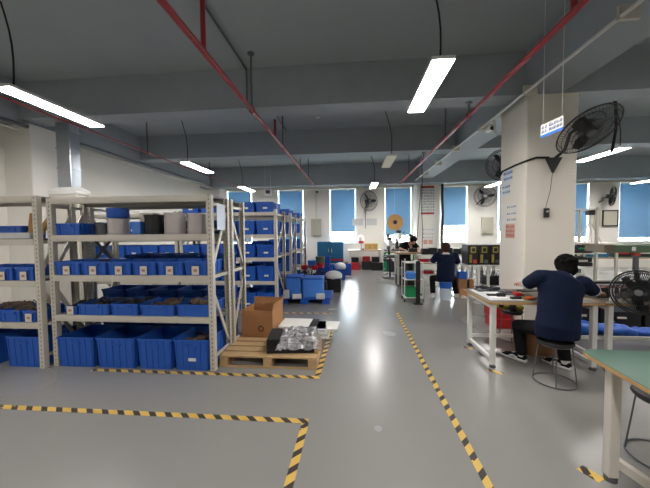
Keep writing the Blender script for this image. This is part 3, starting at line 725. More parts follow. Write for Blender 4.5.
def notice(name, label, x, y, z, w, h, rz, base, rows=0, mk='ink', head=None, chars=6):
    t = thing(name, label, 'notice', (x, y, z), rz)
    MB().box(-w/2, w/2, -.003, .0, -h/2, h/2).build('sheet', base, t)
    if rows:
        g = MB(); s = min(w/(chars+1), h/(rows+.6)*.7)
        for r in range(rows):
            for c in range(chars): glyph(g, -w/2+(c+.5)*w/(chars+.2), h/2-(r+.9)*h/(rows+.25), s, r*17+c, -.0055)
        g.build('lettering', mk, t)
    if head:
        for zz in head: MB().box(-w/2+.005, w/2-.005, -.0045, -.0032, zz-.04, zz+.04).build('heading_band', 'inkr', t)
    return t
# on the side of the column (faces -X): rz = -90 deg
SX = 2.618
notice('pillar_notice', 'upper white notice high on the left face of the column', SX, 5.35, 2.5, .3, .2, -PI/2, 'sheet', 2, 'ink')
notice('pillar_notice', 'lower white notice under the upper one on the column', SX, 5.4, 2.28, .26, .2, -PI/2, 'sheet', 2, 'inkd')
for k, z in enumerate((1.97, 1.86, 1.76)):
    notice('pillar_sticker', ['top', 'middle', 'bottom'][k] + ' strip of three small printed stickers on the column face', SX, 5.22, z, .3, .085, -PI/2, 'paper', 1, ['inkd', 'ink', 'inkd'][k], chars=5)
notice('pillar_sticker', 'pink square notice low on the left face of the column', SX, 5.25, 1.57, .28, .24, -PI/2, 'pink', 3, 'inkr', chars=5)
# pillar posters at the far wall
PY = 12.445
notice('wall_poster', 'tall white poster with red bands at top and bottom on the far pillar', 3.03, PY, 2.8, .52, 1.15, 0, 'paper', 10, 'inkd', (.53, -.53), 6)
for k, (z, mk) in enumerate(((1.62, 'ink'), (1.45, 'inkd'), (1.3, 'ink'))):
    notice('wall_notice', ['upper', 'middle', 'lower'][k] + ' small white notice beneath the tall poster on the far pillar', 3.04, PY, z, .45, .12, 0, 'paper', 1, mk, chars=5)
for k, x in enumerate((2.96, 3.16)):
    notice('wall_notice', ['left', 'right'][k] + ' red square notice at the bottom of the far pillar', x, PY, 1.12, .17, .18, 0, 'pink', 2, 'inkr', chars=2)
for k, x in enumerate((.25, .85)):
    notice('wall_notice', ['left', 'right'][k] + ' grey printed notice under the fan between the middle windows', x, 13.195, 1.98, .46, .3, 0, 'mesh', 3, 'steel', chars=6)
t = thing('cable_reel', 'round brown cable reel flange hanging before the blue blind', 'reel', (1.83, 13.0, 1.95))
MB().lathe([(.34, 0), (.34, .03), (.1, .031), (.1, .05)], (0, 0, 0), 32, 'Y').build('reel_flange', 'tan', t)
MB().lathe([(.09, -.02), (.09, .0)], (0, 0, 0), 20, 'Y').build('reel_hub', 'black', t)
MB().cyl((0, .04, .3), (0, .22, 1.48), .004, 6).build('hanging_cord', 'steel', t)

# ================================================================ WORK TABLES
def stool(x, y, label, seat_z=.45, R=.17, open_seat=False):
    t = thing('wire_stool', label, 'stool', (x, y, 0))
    MB().lathe([(R*.5, seat_z-.02), (R*.95, seat_z-.02), (R, seat_z-.005), (R*.97, seat_z+.012), (.01, seat_z+.006)], (0, 0, 0), 28).build('seat', 'black', t, smooth=True)
    MB().hoop((0, 0, .012), R*1.12, .007, 'Z', 36, 6).build('base_ring', 'dsteel', t)
    MB().hoop((0, 0, seat_z-.03), R*.85, .006, 'Z', 30, 6).build('top_ring', 'dsteel', t)
    for k in range(4):
        a = PI/4+k*PI/2+.3
        MB().tube([(R*.85*math.cos(a), R*.85*math.sin(a), seat_z-.03), (R*1.12*math.cos(a), R*1.12*math.sin(a), .012)], .006, 6).build('leg', 'dsteel', t)
    return t
def worktable(x0, x1, y0, y1, z, label, top='gtop', frame='white', skid=True, th=.028, legs=None):
    t = thing('work_table', label, 'table', (x0, y0, 0)); W, D = x1-x0, y1-y0
    MB().box(0, W, 0, D, z-th, z-.003).build('tabletop', 'edge', t, bevel=.002)
    MB().box(.004, W-.004, .004, D-.004, z-.003, z).build('top_mat', top, t)
    for lx in (legs or (.04, W-.1)):
        for ly in (.03, D-.09):
            MB().box(lx, lx+.055, ly, ly+.055, .035, z-th).build('leg', frame, t, bevel=.004)
            MB().cyl((lx+.03, ly+.03, 0), (lx+.03, ly+.03, .02), .035, 12).cyl((lx+.03, ly+.03, .02), (lx+.03, ly+.03, .045), .012, 8).build('levelling_foot', 'dsteel', t)
        if skid: MB().box(lx+.005, lx+.05, .085, D-.09, .06, .105).build('foot_rail', frame, t, bevel=.004)
        MB().box(lx+.005, lx+.05, .085, D-.09, z-th-.06, z-th).build('top_rail', frame, t)
    MB().box(.1, W-.1, D-.08, D-.045, z-th-.06, z-th).build('apron', frame, t)
    MB().box(.1, W-.1, D-.08, D-.045, .12, .16).build('stretcher', frame, t)
    return t
TZ = .775
worktable(1.55, 2.77, 3.53, 4.33, TZ, 'white framed work table in front of the seated person in navy', top='topg')
worktable(2.79, 4.6, 3.53, 4.33, TZ, 'white framed work table crowded with black fixtures, right of the near worker', top='topg')
# green table in the foreground
t = thing('work_table', 'green topped table cut by the right edge in the foreground', 'table', (1.58, 2.24, 0), math.radians(-3))
mb = MB(); out = [(0, -.02), (.03, 0), (1.3, 0), (1.3, -.9), (.0, -.9)]
def slab(out, z0, z1):
    m = MB(); v = [m.bm.verts.new((x, y, z0)) for x, y in out]; u = [m.bm.verts.new((x, y, z1)) for x, y in out]
    m.bm.faces.new(v[::-1]); m.bm.faces.new(u)
    for i in range(len(out)): m.bm.faces.new((v[i], v[(i+1) % len(out)], u[(i+1) % len(out)], u[i]))
    return m
slab([(0, -.1), (.01, -.05), (.035, -.018), (.09, 0), (1.3, 0), (1.3, -.9), (0, -.9)], .725, .748).build('tabletop', 'edge', t)
slab([(.004, -.1), (.014, -.05), (.038, -.022), (.09, -.004), (1.296, -.004), (1.296, -.896), (.004, -.896)], .748, .752).build('top_mat', 'gtop', t)
MB().box(.03, .09, -.27, -.21, .03, .725).build('leg', 'cream', t, bevel=.005)
MB().cyl((.06, -.24, 0), (.06, -.24, .03), .035, 14).build('levelling_foot', 'dsteel', t)
MB().bar((.09, -.22, .12), (.24, -.33, .04), .05, .05).build('foot_brace', 'cream', t)
MB().bar((.24, -.33, .035), (1.2, -.33, .035), .05, .05).build('foot_rail', 'cream', t)
MB().box(1.2, 1.26, -.27, -.21, .03, .725).build('leg', 'cream', t, bevel=.005)
MB().box(.2, 1.2, -.26, -.22, .67, .725).build('apron', 'cream', t)
MB().box(.02, .07, -.85, -.79, .03, .725).build('leg', 'cream', t, bevel=.005)
stool(2.13, 2.2, 'black seated wire stool under the green foreground table', .45, .175)
stool(2.1, 3.28, 'wire stool the near worker in navy sits on', .43, .165)
stool(2.3, 4.52, 'low wire stool with thin black seat behind the work table by the column', .42, .14)

# goods on main table
def small(label, cat, name, m, *boxes, bevel=.003, rz=0):
    mb = MB()
    for b in boxes: mb.box(*b, rz)
    return tag(mb.build(name, m, bevel=bevel), label, cat)
Z = TZ+.001
small('pale grey cutting mat on the left of the work table', 'mat', 'cutting_mat', 'mesh', (1.6, 1.98, 3.62, 4.25, Z, Z+.004))
small('white printed sheet on the left corner of the work table', 'paper', 'paper_sheet', 'paper', (1.66, 1.86, 3.72, 3.86, Z+.005, Z+.007), bevel=0)
small('second white sheet behind the first on the work table', 'paper', 'paper_sheet', 'paper', (1.72, 1.98, 3.95, 4.1, Z+.005, Z+.007), bevel=0)
small('dark angled bracket lying on the sheets at table left', 'bracket', 'metal_bracket', 'black', (1.66, 1.78, 3.82, 3.87, Z+.008, Z+.03), (1.75, 1.85, 3.78, 3.81, Z+.008, Z+.05))
small('grey tray of tools on the back of the work table', 'tray', 'tool_tray', 'dsteel', (1.66, 1.9, 4.1, 4.28, Z, Z+.03))
small('black power adapter near the table front', 'adapter', 'power_adapter', 'black', (1.86, 1.97, 3.66, 3.71, Z, Z+.03))
small('reddish small box on the work table left of the near worker', 'box', 'small_box', 'red', (2.0, 2.08, 3.86, 3.94, Z, Z+.035))
small('blue small box behind the reddish one on the table', 'box', 'small_box', 'teal', (1.94, 2.04, 4.0, 4.08, Z, Z+.03))
t = thing('hand_tool', 'orange handled pliers lying beside the near worker on the table', 'tool', (2.07, 3.68, Z))
MB().tube([(-.05, .01, .015), (.0, .02, .02), (.06, .03, .015)], [.012, .017, .012], 8).tube([(-.05, -.03, .015), (0, -.01, .02), (.06, .0, .015)], [.012, .017, .012], 8).build('handles', 'orange', t)
MB().tube([(.06, .015, .015), (.12, .03, .015)], [.012, .004], 8).build('jaws', 'dsteel', t)
heap(1.82, 4.18, Z, .25, .14, .06, 'scattered black connectors at the rear left of the table', 'dark', 16, 'connector_pile')
heap(2.0, 3.98, Z, .22, .2, .04, 'scattered grey clips beside the near worker on the table', 'dsteel', 12, 'clip_pile')
small('black tablet device in the left hand reach of the near worker', 'device', 'handheld_device', 'black', (2.08, 2.3, 3.88, 4.0, Z+.05, Z+.065), rz=.2)
# black fixtures on second table
t = thing('fixture_tray', 'long black slotted fixture tray on the table right of the near worker', 'tray', (3.5, 3.95, Z))
mb = MB(); mb.box(-.6, .5, -.14, .2, 0, .02)
for k in range(12): mb.box(-.6+k*.095, -.57+k*.095, -.14, .2, .02, .11)
mb.box(-.6, .5, -.15, -.135, 0, .12).box(-.6, .5, .19, .205, 0, .14); mb.build('tray_body', 'black', t)
for k in range(4): MB().box(-.55, .45, -.12+k*.085, -.112+k*.085, .11, .116).build('slot_rail', ['steel', 'inkr', 'dsteel', 'steel'][k], t)
for k in range(3):
    c = thing('spray_bottle', ['left', 'middle', 'right'][k] + ' small pale bottle standing by the near worker', 'bottle', (2.9+k*.045, 3.62+.03*(k % 2), Z))
    MB().lathe([(.012, 0), (.013, .01), (.013, .07), (.006, .1), (.006, .12), (.001, .121)], (0, 0, 0), 12).build('bottle_body', 'paper', c, smooth=True)
    MB().lathe([(.01, .12), (.01, .14), (.003, .15)], (0, 0, 0), 10).build('cap', 'white', c)
# red crates, boxes under/behind
for k, (x, y, z, w, h) in enumerate(((2.42, 5.15, 0.0, .32, .17), (2.38, 5.15, .175, .28, .2))):
    tag(MB().box(x-w/2, x+w/2, y-.15, y+.15, z, z+h).box(x-w/2-.01, x+w/2+.01, y-.16, y+.16, z+h-.03, z+h-.012).build('red_crate', 'red', bevel=.006), ['lower', 'upper'][k] + ' red plastic crate stacked behind the work table', 'crate')
small('brown carton on the floor behind the near worker stool', 'box', 'cardboard_box', 'cardd', (2.18, 2.6, 3.95, 4.25, .0, .3))
t = thing('caution_bag', 'small yellow and black bundle lying on the low stool behind the table', 'bundle', (2.28, 4.5, .5))
MB().ell((-.1, 0, 0), (.1, .05, .06)).ell((.08, 0, -.02), (.09, .05, .07)).build('yellow_wrap', 'yellow', t, smooth=True)
MB().ell((0, -.03, -.01), (.05, .04, .07)).ell((-.15, -.03, .02), (.04, .03, .04)).build('black_wrap', 'black', t, smooth=True)
BAGS = ((3.35, 4.72, .3, .16, .26), (3.85, 4.78, .3, .16, .2), (4.35, 4.72, .26, .14, .16))
for k, (x, y, z, w, h) in enumerate(((3.62, 5.25, .0, .5, .6), (4.2, 5.25, .0, .6, .52), (4.8, 5.25, 0, .5, .55), (5.35, 5.25, 0, .5, .5))):
    t = thing('equipment_case', 'black equipment case %s of the row behind the crowded table' % ORD[k], 'case', (x, y, z))
    MB().box(-w/2, w/2, -.2, .2, 0, h).build('case_body', 'black', t, bevel=.01)
    MB().box(-w/2+.05, w/2-.05, -.212, -.201, h*.55, h*.8).build('case_panel', ['dark', 'dsteel', 'tan', 'dark'][k], t)
    MB().box(-.06, .06, -.225, -.201, h*.35, h*.4).build('handle', 'steel', t)
# shelving behind the second table
t = thing('component_shelf', 'white frame shelf stacked with dark trays right of the column', 'shelf', (4.25, 6.2, 0))
for x in (-.5, .42):
    for y in (0, .45): MB().box(x, x+.04, y, y+.04, 0, 2.0).build('post', 'cream', t)
for z in (.86, 1.12, 1.32, 1.98): MB().box(-.5, .46, 0, .49, z-.02, z).build('shelf_panel', 'cream', t)
for k, (x, z, w, h, m, lab) in enumerate(((-.22, 1.321, .5, .12, 'teal', 'dark blue layered tray on the upper level'), (-.25, 1.121, .45, .13, 'black', 'black tray at left of the second level'), (.22, 1.121, .35, .14, 'dark', 'dark instrument at right of the second level'), (-.28, .861, .4, .16, 'dark', 'black and red module on the lower level'), (.2, .861, .42, .17, 'black', 'black module at right on the lower level'))):
    o = thing('component_tray', lab + ' of the white shelf right of the column', 'tray', (4.25+x, 6.43, z))
    MB().box(-w/2, w/2, -.18, .18, 0, h*.45).build('tray_body', m, o, bevel=.004)
    MB().box(-w/2+.02, w/2-.02, -.19, .16, h*.5, h).build('upper_layer', m, o, bevel=.004)
    MB().box(-w/4, w/4, -.196, -.191, h*.55, h*.75).build('face_plate', ['steel', 'red', 'green', 'red', 'steel'][k], o)
t = thing('bench_instrument', 'white bench instrument with two windows behind the near worker', 'instrument', (3.75, 5.72, 0))
MB().box(-.34, .3, -.15, .2, .8, .93).build('instrument_case', 'white', t, bevel=.006)
for x in (-.2, .12): MB().box(x-.09, x+.09, -.158, -.151, .83, .9).build('display_window', 'dsteel', t)
for x in (-.3, .22):
    for y in (-.12, .12): MB().box(x, x+.04, y, y+.04, 0, .8).build('leg', 'white', t)
# tripod frame behind
t = thing('tripod_frame', 'white frame with black camera head standing behind the green bench', 'tripod', (5.0, 6.8, 0))
for a in (0, 2.1, 4.2): MB().cyl((.22*math.cos(a), .22*math.sin(a), 1.3), (0, 0, 1.75), .014, 8).build('leg', 'steel', t)
MB().cyl((0, 0, 1.7), (0, 0, 1.95), .02, 8).build('centre_post', 'white', t)
MB().box(-.06, .1, -.06, .08, 1.88, 2.0).build('camera_head', 'black', t, bevel=.01)
MB().box(-.35, .35, -.3, .3, 1.26, 1.3).build('stand_plate', 'cream', t)
for x in (-.33, .29):
    for y in (-.28, .24): MB().box(x, x+.04, y, y+.04, 0, 1.26).build('stand_post', 'cream', t)
t = thing('notice_frame', 'small dark framed panel by the fan right of the column', 'panel', (10.4, 13.15, 2.0))
MB().box(-.3, .3, -.02, .02, -.33, .33).build('frame', 'black', t)
MB().box(-.25, .25, -.028, -.021, -.28, .28).build('panel_face', 'panelgrey', t)
t = thing('notice_frame', 'narrow grey framed panel left of the dark framed panel', 'panel', (9.95, 13.15, 2.0))
MB().box(-.13, .13, -.02, .02, -.33, .33).build('frame', 'steel', t)
MB().box(-.1, .1, -.028, -.021, -.28, .28).build('panel_face', 'panelgrey', t)
# green high bench with hanging fan
t = thing('overhead_bench', 'green steel crossbeam bench above the floor fan at right', 'bench', (2.95, 3.42, 0))
MB().box(-.24, 2.2, -.06, .2, 1.345, 1.425).build('crossbeam', 'gsteel', t, bevel=.006)
MB().box(-.34, -.241, -.065, .205, 1.345, 1.43).build('wood_end', 'topg', t, bevel=.004)
MB().box(-.075, -.04, -.065, -.061, 1.365, 1.405).build('white_label', 'paper', t)
MB().cyl((0, -.02, 1.14), (0, -.02, 1.32), .024, 16).build('hanger_post', 'dsteel', t, smooth=True)
MB().cyl((0, -.02, 1.31), (0, -.02, 1.345), .034, 16).build('red_collar', 'inkr', t, smooth=True)
for x in (.75, 2.1): MB().box(x, x+.06, -.05, .01, 0, 1.345).build('leg', 'gsteel', t)
f = fan(2.94, 3.34, .935, .225, (-.72, -.69, .05), 'large black caged fan hanging beneath the green crossbeam at right', (.02, .06, .21), 1, nb=5, ns=80)
f.name = 'cage_fan'
# black chair cut by right edge
t = thing('office_chair', 'black chair with grey bands cut by the right edge behind the green table', 'chair', (3.3, 3.1, 0))
MB().box(-.22, .22, -.2, .22, .42, .5).build('seat', 'black', t, bevel=.02)
MB().box(-.22, .22, .17, .22, .52, .85).build('backrest', 'black', t, bevel=.015)
MB().cyl((0, 0, .08), (0, 0, .42), .025, 12).build('gas_column', 'dsteel', t)
for k in range(5):
    a = 2*PI*k/5; MB().bar((0, 0, .1), (.25*math.cos(a), .25*math.sin(a), .06), .04, .03).build('leg', 'black', t)
    MB().cyl((.25*math.cos(a)-.015, .25*math.sin(a), .028), (.25*math.cos(a)+.015, .25*math.sin(a), .028), .028, 12).build('caster', 'rubber', t)

# ================================================================ MIDDLE RIGHT STATION (second person)
wt = worktable(1.62, 2.6, 7.5, 8.2, .8, 'white framed workbench in front of the second seated worker', top='white', legs=(.04, .88))
MB().box(.04, .92, .03, .35, .49, .518).build('lower_shelf', 'white', wt)
t = thing('riser_shelf', 'long pale riser shelf behind the second worker bench', 'shelf', (1.9, 8.35, 0))
MB().box(-.1, 1.6, 0, .3, .9, .93).build('shelf_board', 'white', t)
for x in (-.08, .75, 1.52):
    for y in (.02, .24): MB().box(x, x+.04, y, y+.04, 0, .9).build('post', 'white', t)
for k in range(7):
    x = 2.0 + k*.21
    o = thing('black_module', 'black module box %s on the riser shelf behind the second worker' % (ORD[k]), 'module', (x, 8.5, .931), group=None)
    MB().box(-.09, .09, -.1, .1, 0, .16+.02*(k % 2)).build('module_case', 'black', o, bevel=.006)
    MB().box(-.06, .06, -.106, -.101, .05, .09).build('module_face', 'dark', o)
for k, (x, y, z) in enumerate(((1.83, 7.75, .801), (1.83, 7.62, .52))):
    tag(MB().box(x-.16, x+.16, y-.08, y+.08, z, z+.07).box(x-.17, x+.17, y-.09, y+.09, z+.055, z+.07).build('red_tray', 'red', bevel=.004), ['red tray on the bench left of the second worker', 'red tray on the lower shelf left of the second worker'][k], 'tray')
# black devices with yellow panels
t = thing('equipment_stand', 'white framed stand holding the row of black devices by the column', 'stand', (3.1, 7.2, 0))
MB().box(-.45, .95, 0, .45, .75, .78).build('stand_top', 'white', t)
for x in (-.43, -.2, .02, .3, .9):
    MB().box(x, x+.05, .02, .07, 0, .75).build('stand_post', 'white', t); MB().box(x, x+.05, .38, .43, 0, .75).build('stand_post', 'white', t)
MB().box(-.45, .95, .05, .4, .28, .3).build('lower_shelf', 'white', t)
for k in range(4):
    o = thing('electronic_device', 'black device with yellow panels, %s of the four on the white stand' % ['leftmost', 'second from left', 'third from left', 'rightmost'][k], 'device', (2.8+k*.245, 7.42, .781))
    MB().box(-.118, .118, -.2, .2, 0, .46).build('device_case', 'black', o, bevel=.006)
    MB().box(-.06, .06, -.208, -.201, .28, .42).build('yellow_panel', 'yellow', o)
    MB().box(-.035, .035, -.212, -.2085, .31, .39).build('panel_window', 'black', o)
    MB().box(-.085, -.03, -.208, -.201, .05, .24).build('yellow_panel', 'yellow', o)
    MB().box(.0, .08, -.208, -.201, .04, .12).build('connector_block', 'dsteel' if k else 'inkr', o)
t = thing('parts_basket', 'dark wire basket on the lower part of the white stand', 'basket', (3.3, 7.4, .301))
mb = MB()
for k in range(8): mb.box(-.2+k*.055, -.19+k*.055, -.16, -.155, 0, .3); mb.box(-.2+k*.055, -.19+k*.055, .155, .16, 0, .3)
for z in (0, .1, .2, .29): mb.box(-.2, .2, -.162, -.154, z, z+.01).box(-.2, .2, .154, .162, z, z+.01).box(-.2, -.19, -.16, .16, z, z+.01).box(.19, .2, -.16, .16, z, z+.01)
mb.box(-.2, .2, -.16, .16, 0, .008); mb.build('basket_wires', 'black', t)
MB().box(-.17, .17, -.13, .13, .01, .22).build('basket_contents', 'dark', t)
small('brown carton on the floor right of the second worker', 'box', 'cardboard_box', 'cardb', (2.5, 2.85, 7.2, 7.5, 0, .22))
small('bright blue box on a carton beside the second worker', 'box', 'blue_box', 'bin', (2.5, 2.75, 7.25, 7.45, .45, .62))
small('brown carton upper one under the bright blue box', 'box', 'cardboard_box', 'cardd', (2.48, 2.82, 7.22, 7.5, .222, .448))
# bucket seat
t = thing('plastic_bucket', 'blue and clear plastic bucket the second worker sits on', 'bucket', (2.14, 7.08, 0))
MB().lathe([(.11, 0), (.13, .27), (.02, .27)], (0, 0, 0), 22).build('bucket_body', 'sheet', t, smooth=True)
MB().lathe([(.135, .27), (.14, .4), (.13, .41), (.01, .41)], (0, 0, 0), 22).build('blue_top', 'bin', t, smooth=True)
# trolley with green crate
t = thing('tool_trolley', 'white wire trolley carrying a green crate beside the aisle tape', 'trolley', (1.36, 6.95, 0))
for x in (-.2, .2):
    for y in (-.18, .18):
        MB().cyl((x, y, .08), (x, y, .9), .01, 8).build('upright', 'white', t)
        MB().cyl((x-.012, y, .04), (x+.012, y, .04), .04, 14).build('caster', 'black', t)
for z in (.1, .5, .88): MB().box(-.2, .2, -.18, .18, z-.012, z).build('trolley_shelf', 'white', t)
g = MB(); g.box(-.13, .13, -.12, .12, 0, .008)
for a in ((-.13, .13, -.12, -.114), (-.13, .13, .114, .12), (-.13, -.124, -.114, .114), (.124, .13, -.114, .114)): g.box(*a, .008, .2)
g.box(-.137, .137, -.127, -.12, .18, .2)
tag(g.build('green_crate', 'green', loc=(1.33, 6.93, .102), rz=.2), 'green plastic crate on the bottom shelf of the white trolley', 'crate')
small('pale blue bag on the middle shelf of the trolley', 'bag', 'plastic_bag', 'bin2', (1.2, 1.42, 6.82, 7.0, .502, .66), bevel=.03)
t = thing('speaker_pole', 'slim black pole standing in front of the white trolley', 'pole', (1.42, 6.62, 0))
MB().box(-.045, .045, -.03, .03, .02, .93).build('pole_body', 'black', t, bevel=.01)
MB().box(-.09, .09, -.07, .07, 0, .02).build('pole_base', 'black', t)
MB().box(-.012, .012, -.036, -.031, .5, .53).build('indicator', 'red', t)
# bench of person three
worktable(1.25, 2.0, 8.7, 9.3, .96, 'tan topped bench where the third worker bends over', top='tan', frame='steel')
# far benches
worktable(-.15, 1.2, 12.15, 12.85, .82, 'white topped bench against the far wall left of the machine bench', top='white', frame='steel')
worktable(1.22, 2.5, 11.6, 12.2, .8, 'green framed bench loaded with small machines under the reel', top='white', frame='green')
for k, (x, y, w, h, m, lab) in enumerate(((-.28, 12.5, .2, .3, 'cardd', 'brown carton on the floor left of the far white bench'), (.12, 12.45, .34, .3, 'red', 'red crate under the far white bench'), (.6, 12.5, .4, .34, 'dark', 'dark crate under the middle of the far white bench'), (1.0, 12.3, .45, .32, 'black', 'black crate at the right end under the far white bench'))):
    t = thing('floor_crate', lab, 'crate', (x, y, 0))
    MB().box(-w/2, w/2, -.18, .18, 0, h).build('crate_body', m, t, bevel=.012)
    MB().box(-w/2-.008, w/2+.008, -.19, .19, h-.04, h-.02).build('rim', m, t)
for k, (x, z, m, lab) in enumerate(((.12, .301, 'black', 'black box stacked on the red crate under the far bench'), (.58, .341, 'red', 'dark red box stacked on the dark crate under the far bench'), (.96, .321, 'dark', 'dark box stacked on the black crate at the right end under the far bench'))):
    small(lab, 'box', 'small_box', m, (x-.15, x+.15, 12.35, 12.6, z, z+.2))
t = thing('desk_lamp', 'small white shaded fan lamp on the far white bench', 'lamp', (.38, 12.5, .821))
MB().lathe([(.08, 0), (.08, .015), (.012, .02), (.012, .28), (.004, .28)], (0, 0, 0), 16).build('lamp_stand', 'dsteel', t)
MB().lathe([(.1, .26), (.12, .32), (.125, .36)], (0, 0, 0), 16).build('shade_band', 'inkr', t)
MB().lathe([(.125, .361), (.13, .45), (.11, .55), (.05, .62), (.005, .63)], (0, 0, 0), 16).build('lamp_shade', 'white', t, smooth=True)
t = thing('parts_cabinet', 'small tan cabinet with yellow drawers on the far white bench', 'cabinet', (.78, 12.45, .821))
MB().box(-.26, .26, -.13, .13, 0, .25).build('cabinet_body', 'tan', t, bevel=.005)
for k in range(4): MB().box(-.23+k*.12, -.13+k*.12, -.136, -.131, .05, .2).build('drawer', 'yellow' if k % 2 else 'tan', t)
small('small dark case on the far white bench beside the tan cabinet', 'case', 'small_case', 'inkd', (.38, .5, 12.3, 12.45, .821, .87))
# small machines (presses) on the green framed bench
def press(x, y, z, s, label, rz=0):
    t = thing('bench_press_machine', label, 'machine', (x, y, z), rz)
    MB().box(-.12*s, .12*s, -.14*s, .14*s, 0, .05*s).build('machine_base', 'dsteel', t, bevel=.004)
    MB().box(-.03*s, .03*s, .06*s, .12*s, .05*s, .42*s).build('machine_column', 'black', t)
    MB().box(-.06*s, .06*s, -.08*s, .13*s, .3*s, .46*s).build('machine_head', 'white', t, bevel=.006)
    MB().cyl((0, -.04*s, .14*s), (0, -.04*s, .3*s), .02*s, 10).build('spindle', 'steel', t)
    MB().cyl((.06*s, 0, .4*s), (.16*s, -.05*s, .5*s), .01*s, 8).build('lever', 'black', t)
    MB().ell((.0, .0, .5*s), (.07*s, .07*s, .05*s)).build('motor_cover', 'dark', t, smooth=True)
press(1.4, 11.9, .801, 1.2, 'leftmost small press machine on the green framed bench')
press(1.82, 11.95, .801, 1.5, 'tallest small press machine on the green framed bench', .4)
press(2.27, 11.9, .801, 1.2, 'rightmost small press machine on the green framed bench', -.3)
press(1.28, 10.3, .72, 1.2, 'press machine on the stand in front of the green framed bench', .2)
t = thing('machine_stand', 'grey pedestal stand carrying the front press machine', 'stand', (1.28, 10.3, 0))
MB().box(-.22, .22, -.18, .18, .68, .718).build('stand_plate', 'dsteel', t); MB().cyl((0, 0, .03), (0, 0, .68), .03, 12).build('stand_column', 'black', t)
MB().box(-.25, .25, -.2, .2, 0, .03).build('stand_base', 'dsteel', t)
for k, (x, y) in enumerate(((1.3, 11.1), (2.3, 10.8))):
    t = thing('swivel_stool', ['left', 'right'][k] + ' black swivel stool before the machine bench', 'stool', (x, y, 0))
    MB().lathe([(.17, .5), (.18, .54), (.16, .56), (.01, .56)], (0, 0, 0), 20).build('seat', 'black', t)
    MB().cyl((0, 0, .07), (0, 0, .5), .022, 10).build('gas_column', 'dsteel', t)
    for q in range(5):
        a = 2*PI*q/5; MB().bar((0, 0, .08), (.22*math.cos(a), .22*math.sin(a), .03), .03, .03).build('leg', 'white' if k == 0 else 'black', t)
for k in range(2):
    press(1.6+k*.4, 11.72 if k else 11.7, .801, .55, ['left', 'right'][k] + ' of two tiny press machines at the front of the green framed bench')
for k, (x, z, w, h, m) in enumerate(((1.42, 0, .26, .3, 'dark'), (1.75, 0, .3, .4, 'black'), (1.42, .301, .22, .2, 'dsteel'))):
    small(['left dark box on the floor beneath the tan topped bench', 'right black box on the floor beneath the tan topped bench', 'grey box stacked on the left dark box beneath the tan topped bench'][k], 'box', 'small_box', m, (x-w/2, x+w/2, 8.85, 9.15, z+.001, z+h))
small('pale notebook at the front of the tan topped bench', 'notebook', 'notebook', 'paper', (1.35, 1.6, 8.8, 8.98, .961, .98))
small('black tester on the tan topped bench before the bending worker', 'tester', 'tester_unit', 'black', (1.66, 1.9, 8.95, 9.12, .961, 1.06))
for k in range(3): small('dark box %s on the floor beneath the green framed bench' % ORD[k], 'box', 'small_box', 'dark', (1.35+k*.36, 1.63+k*.36, 11.75, 12.05, .001, .42))
# right back benches
worktable(5.6, 8.6, 8.2, 9.0, .85, 'long bench with equipment beyond the column at right', top='gtop', frame='cream')
for k in range(5):
    o = thing('bench_equipment', 'dark equipment unit %s on the long bench right of the column' % ORD[k], 'equipment', (5.9+k*.55, 8.6, .851))
    MB().box(-.2, .2, -.18, .18, 0, .22+.06*(k % 2)).build('unit_case', ['dark', 'teal', 'black', 'dark', 'black'][k], o, bevel=.006)
    MB().box(-.15, .15, -.187, -.181, .08, .14).build('unit_face', ['steel', 'paper', 'red', 'steel', 'paper'][k], o)

# ================================================================ PEOPLE
def blob(mb_fn, name, m, parent, vox, it=4):
    mb = MB(); mb_fn(mb); me = mb.mesh('tmp', m)
    o = bpy.data.objects.new('tmp', me); C.objects.link(o)
    r = o.modifiers.new('r', 'REMESH'); r.mode = 'VOXEL'; r.voxel_size = vox; r.use_smooth_shade = True
    s = o.modifiers.new('s', 'SMOOTH'); s.factor = .5; s.iterations = it
    dg = bpy.context.evaluated_depsgraph_get(); ev = o.evaluated_get(dg)
    nm = bpy.data.meshes.new_from_object(ev); bpy.data.objects.remove(o, do_unlink=True)
    nm.materials.clear(); nm.materials.append(M[m]); nm.polygons.foreach_set('use_smooth', [True]*len(nm.polygons))
    ob = bpy.data.objects.new(name, nm); C.objects.link(ob); ob.parent = parent
    return ob
def limb(mb, a, b, ra, rb, rm=None, n=12, side=None):
    a, b = Vector(a), Vector(b); rm = (ra+rb)/2 if rm is None else rm
    mb.tube([a, a.lerp(b, .35), a.lerp(b, .7), b], [ra, rm, (rm+rb)/2, rb], n); mb.ell(a, (ra, ra, ra), n=12); mb.ell(b, (rb, rb, rb), n=12)
def hand(mb, wrist, elbow, down, thumb_side, s=1, curl=.6):
    """palm and five bent fingers; 'down' is the palm normal"""
    w = Vector(wrist); d = (w-Vector(elbow)).normalized(); p = Vector(down); p = (p - d*p.dot(d)).normalized(); t = d.cross(p)*thumb_side
    palm = w + d*.085*s
    mb.tube([w, w+d*.03*s, w+d*.07*s, palm], [(.025*s, .02*s), (.034*s, .017*s), (.042*s, .016*s), (.04*s, .013*s)], 12, side=t)
    for k, L in enumerate((.072, .082, .076, .06)):
        r0 = w + d*.08*s + t*((.03-.02*k)*s); pts = [r0]; dirv = d + t*(.12-.08*k)
        for j, f in enumerate((.45, .3, .25)):
            dirv = (dirv.normalized() + p*(curl*(.45+.4*j))).normalized(); pts.append(pts[-1] + dirv*L*f*s)
        mb.tube(pts, [.0095*s, .009*s, .0082*s, .0068*s], 8); mb.ell(pts[-1], (.007*s,)*3, n=8)
    r0 = w + d*.03*s + t*.025*s; pts = [r0, r0 + (t*.7+d*.6)*.035*s, r0 + (t*.7+d*.6)*.035*s + (t*.2+d*.8+p*.5)*.03*s, r0 + (t*.9+d*1.9)*.03*s + p*.03*s]
    mb.tube(pts[:3] + [pts[3]], [.013*s, .012*s, .01*s, .008*s], 8)
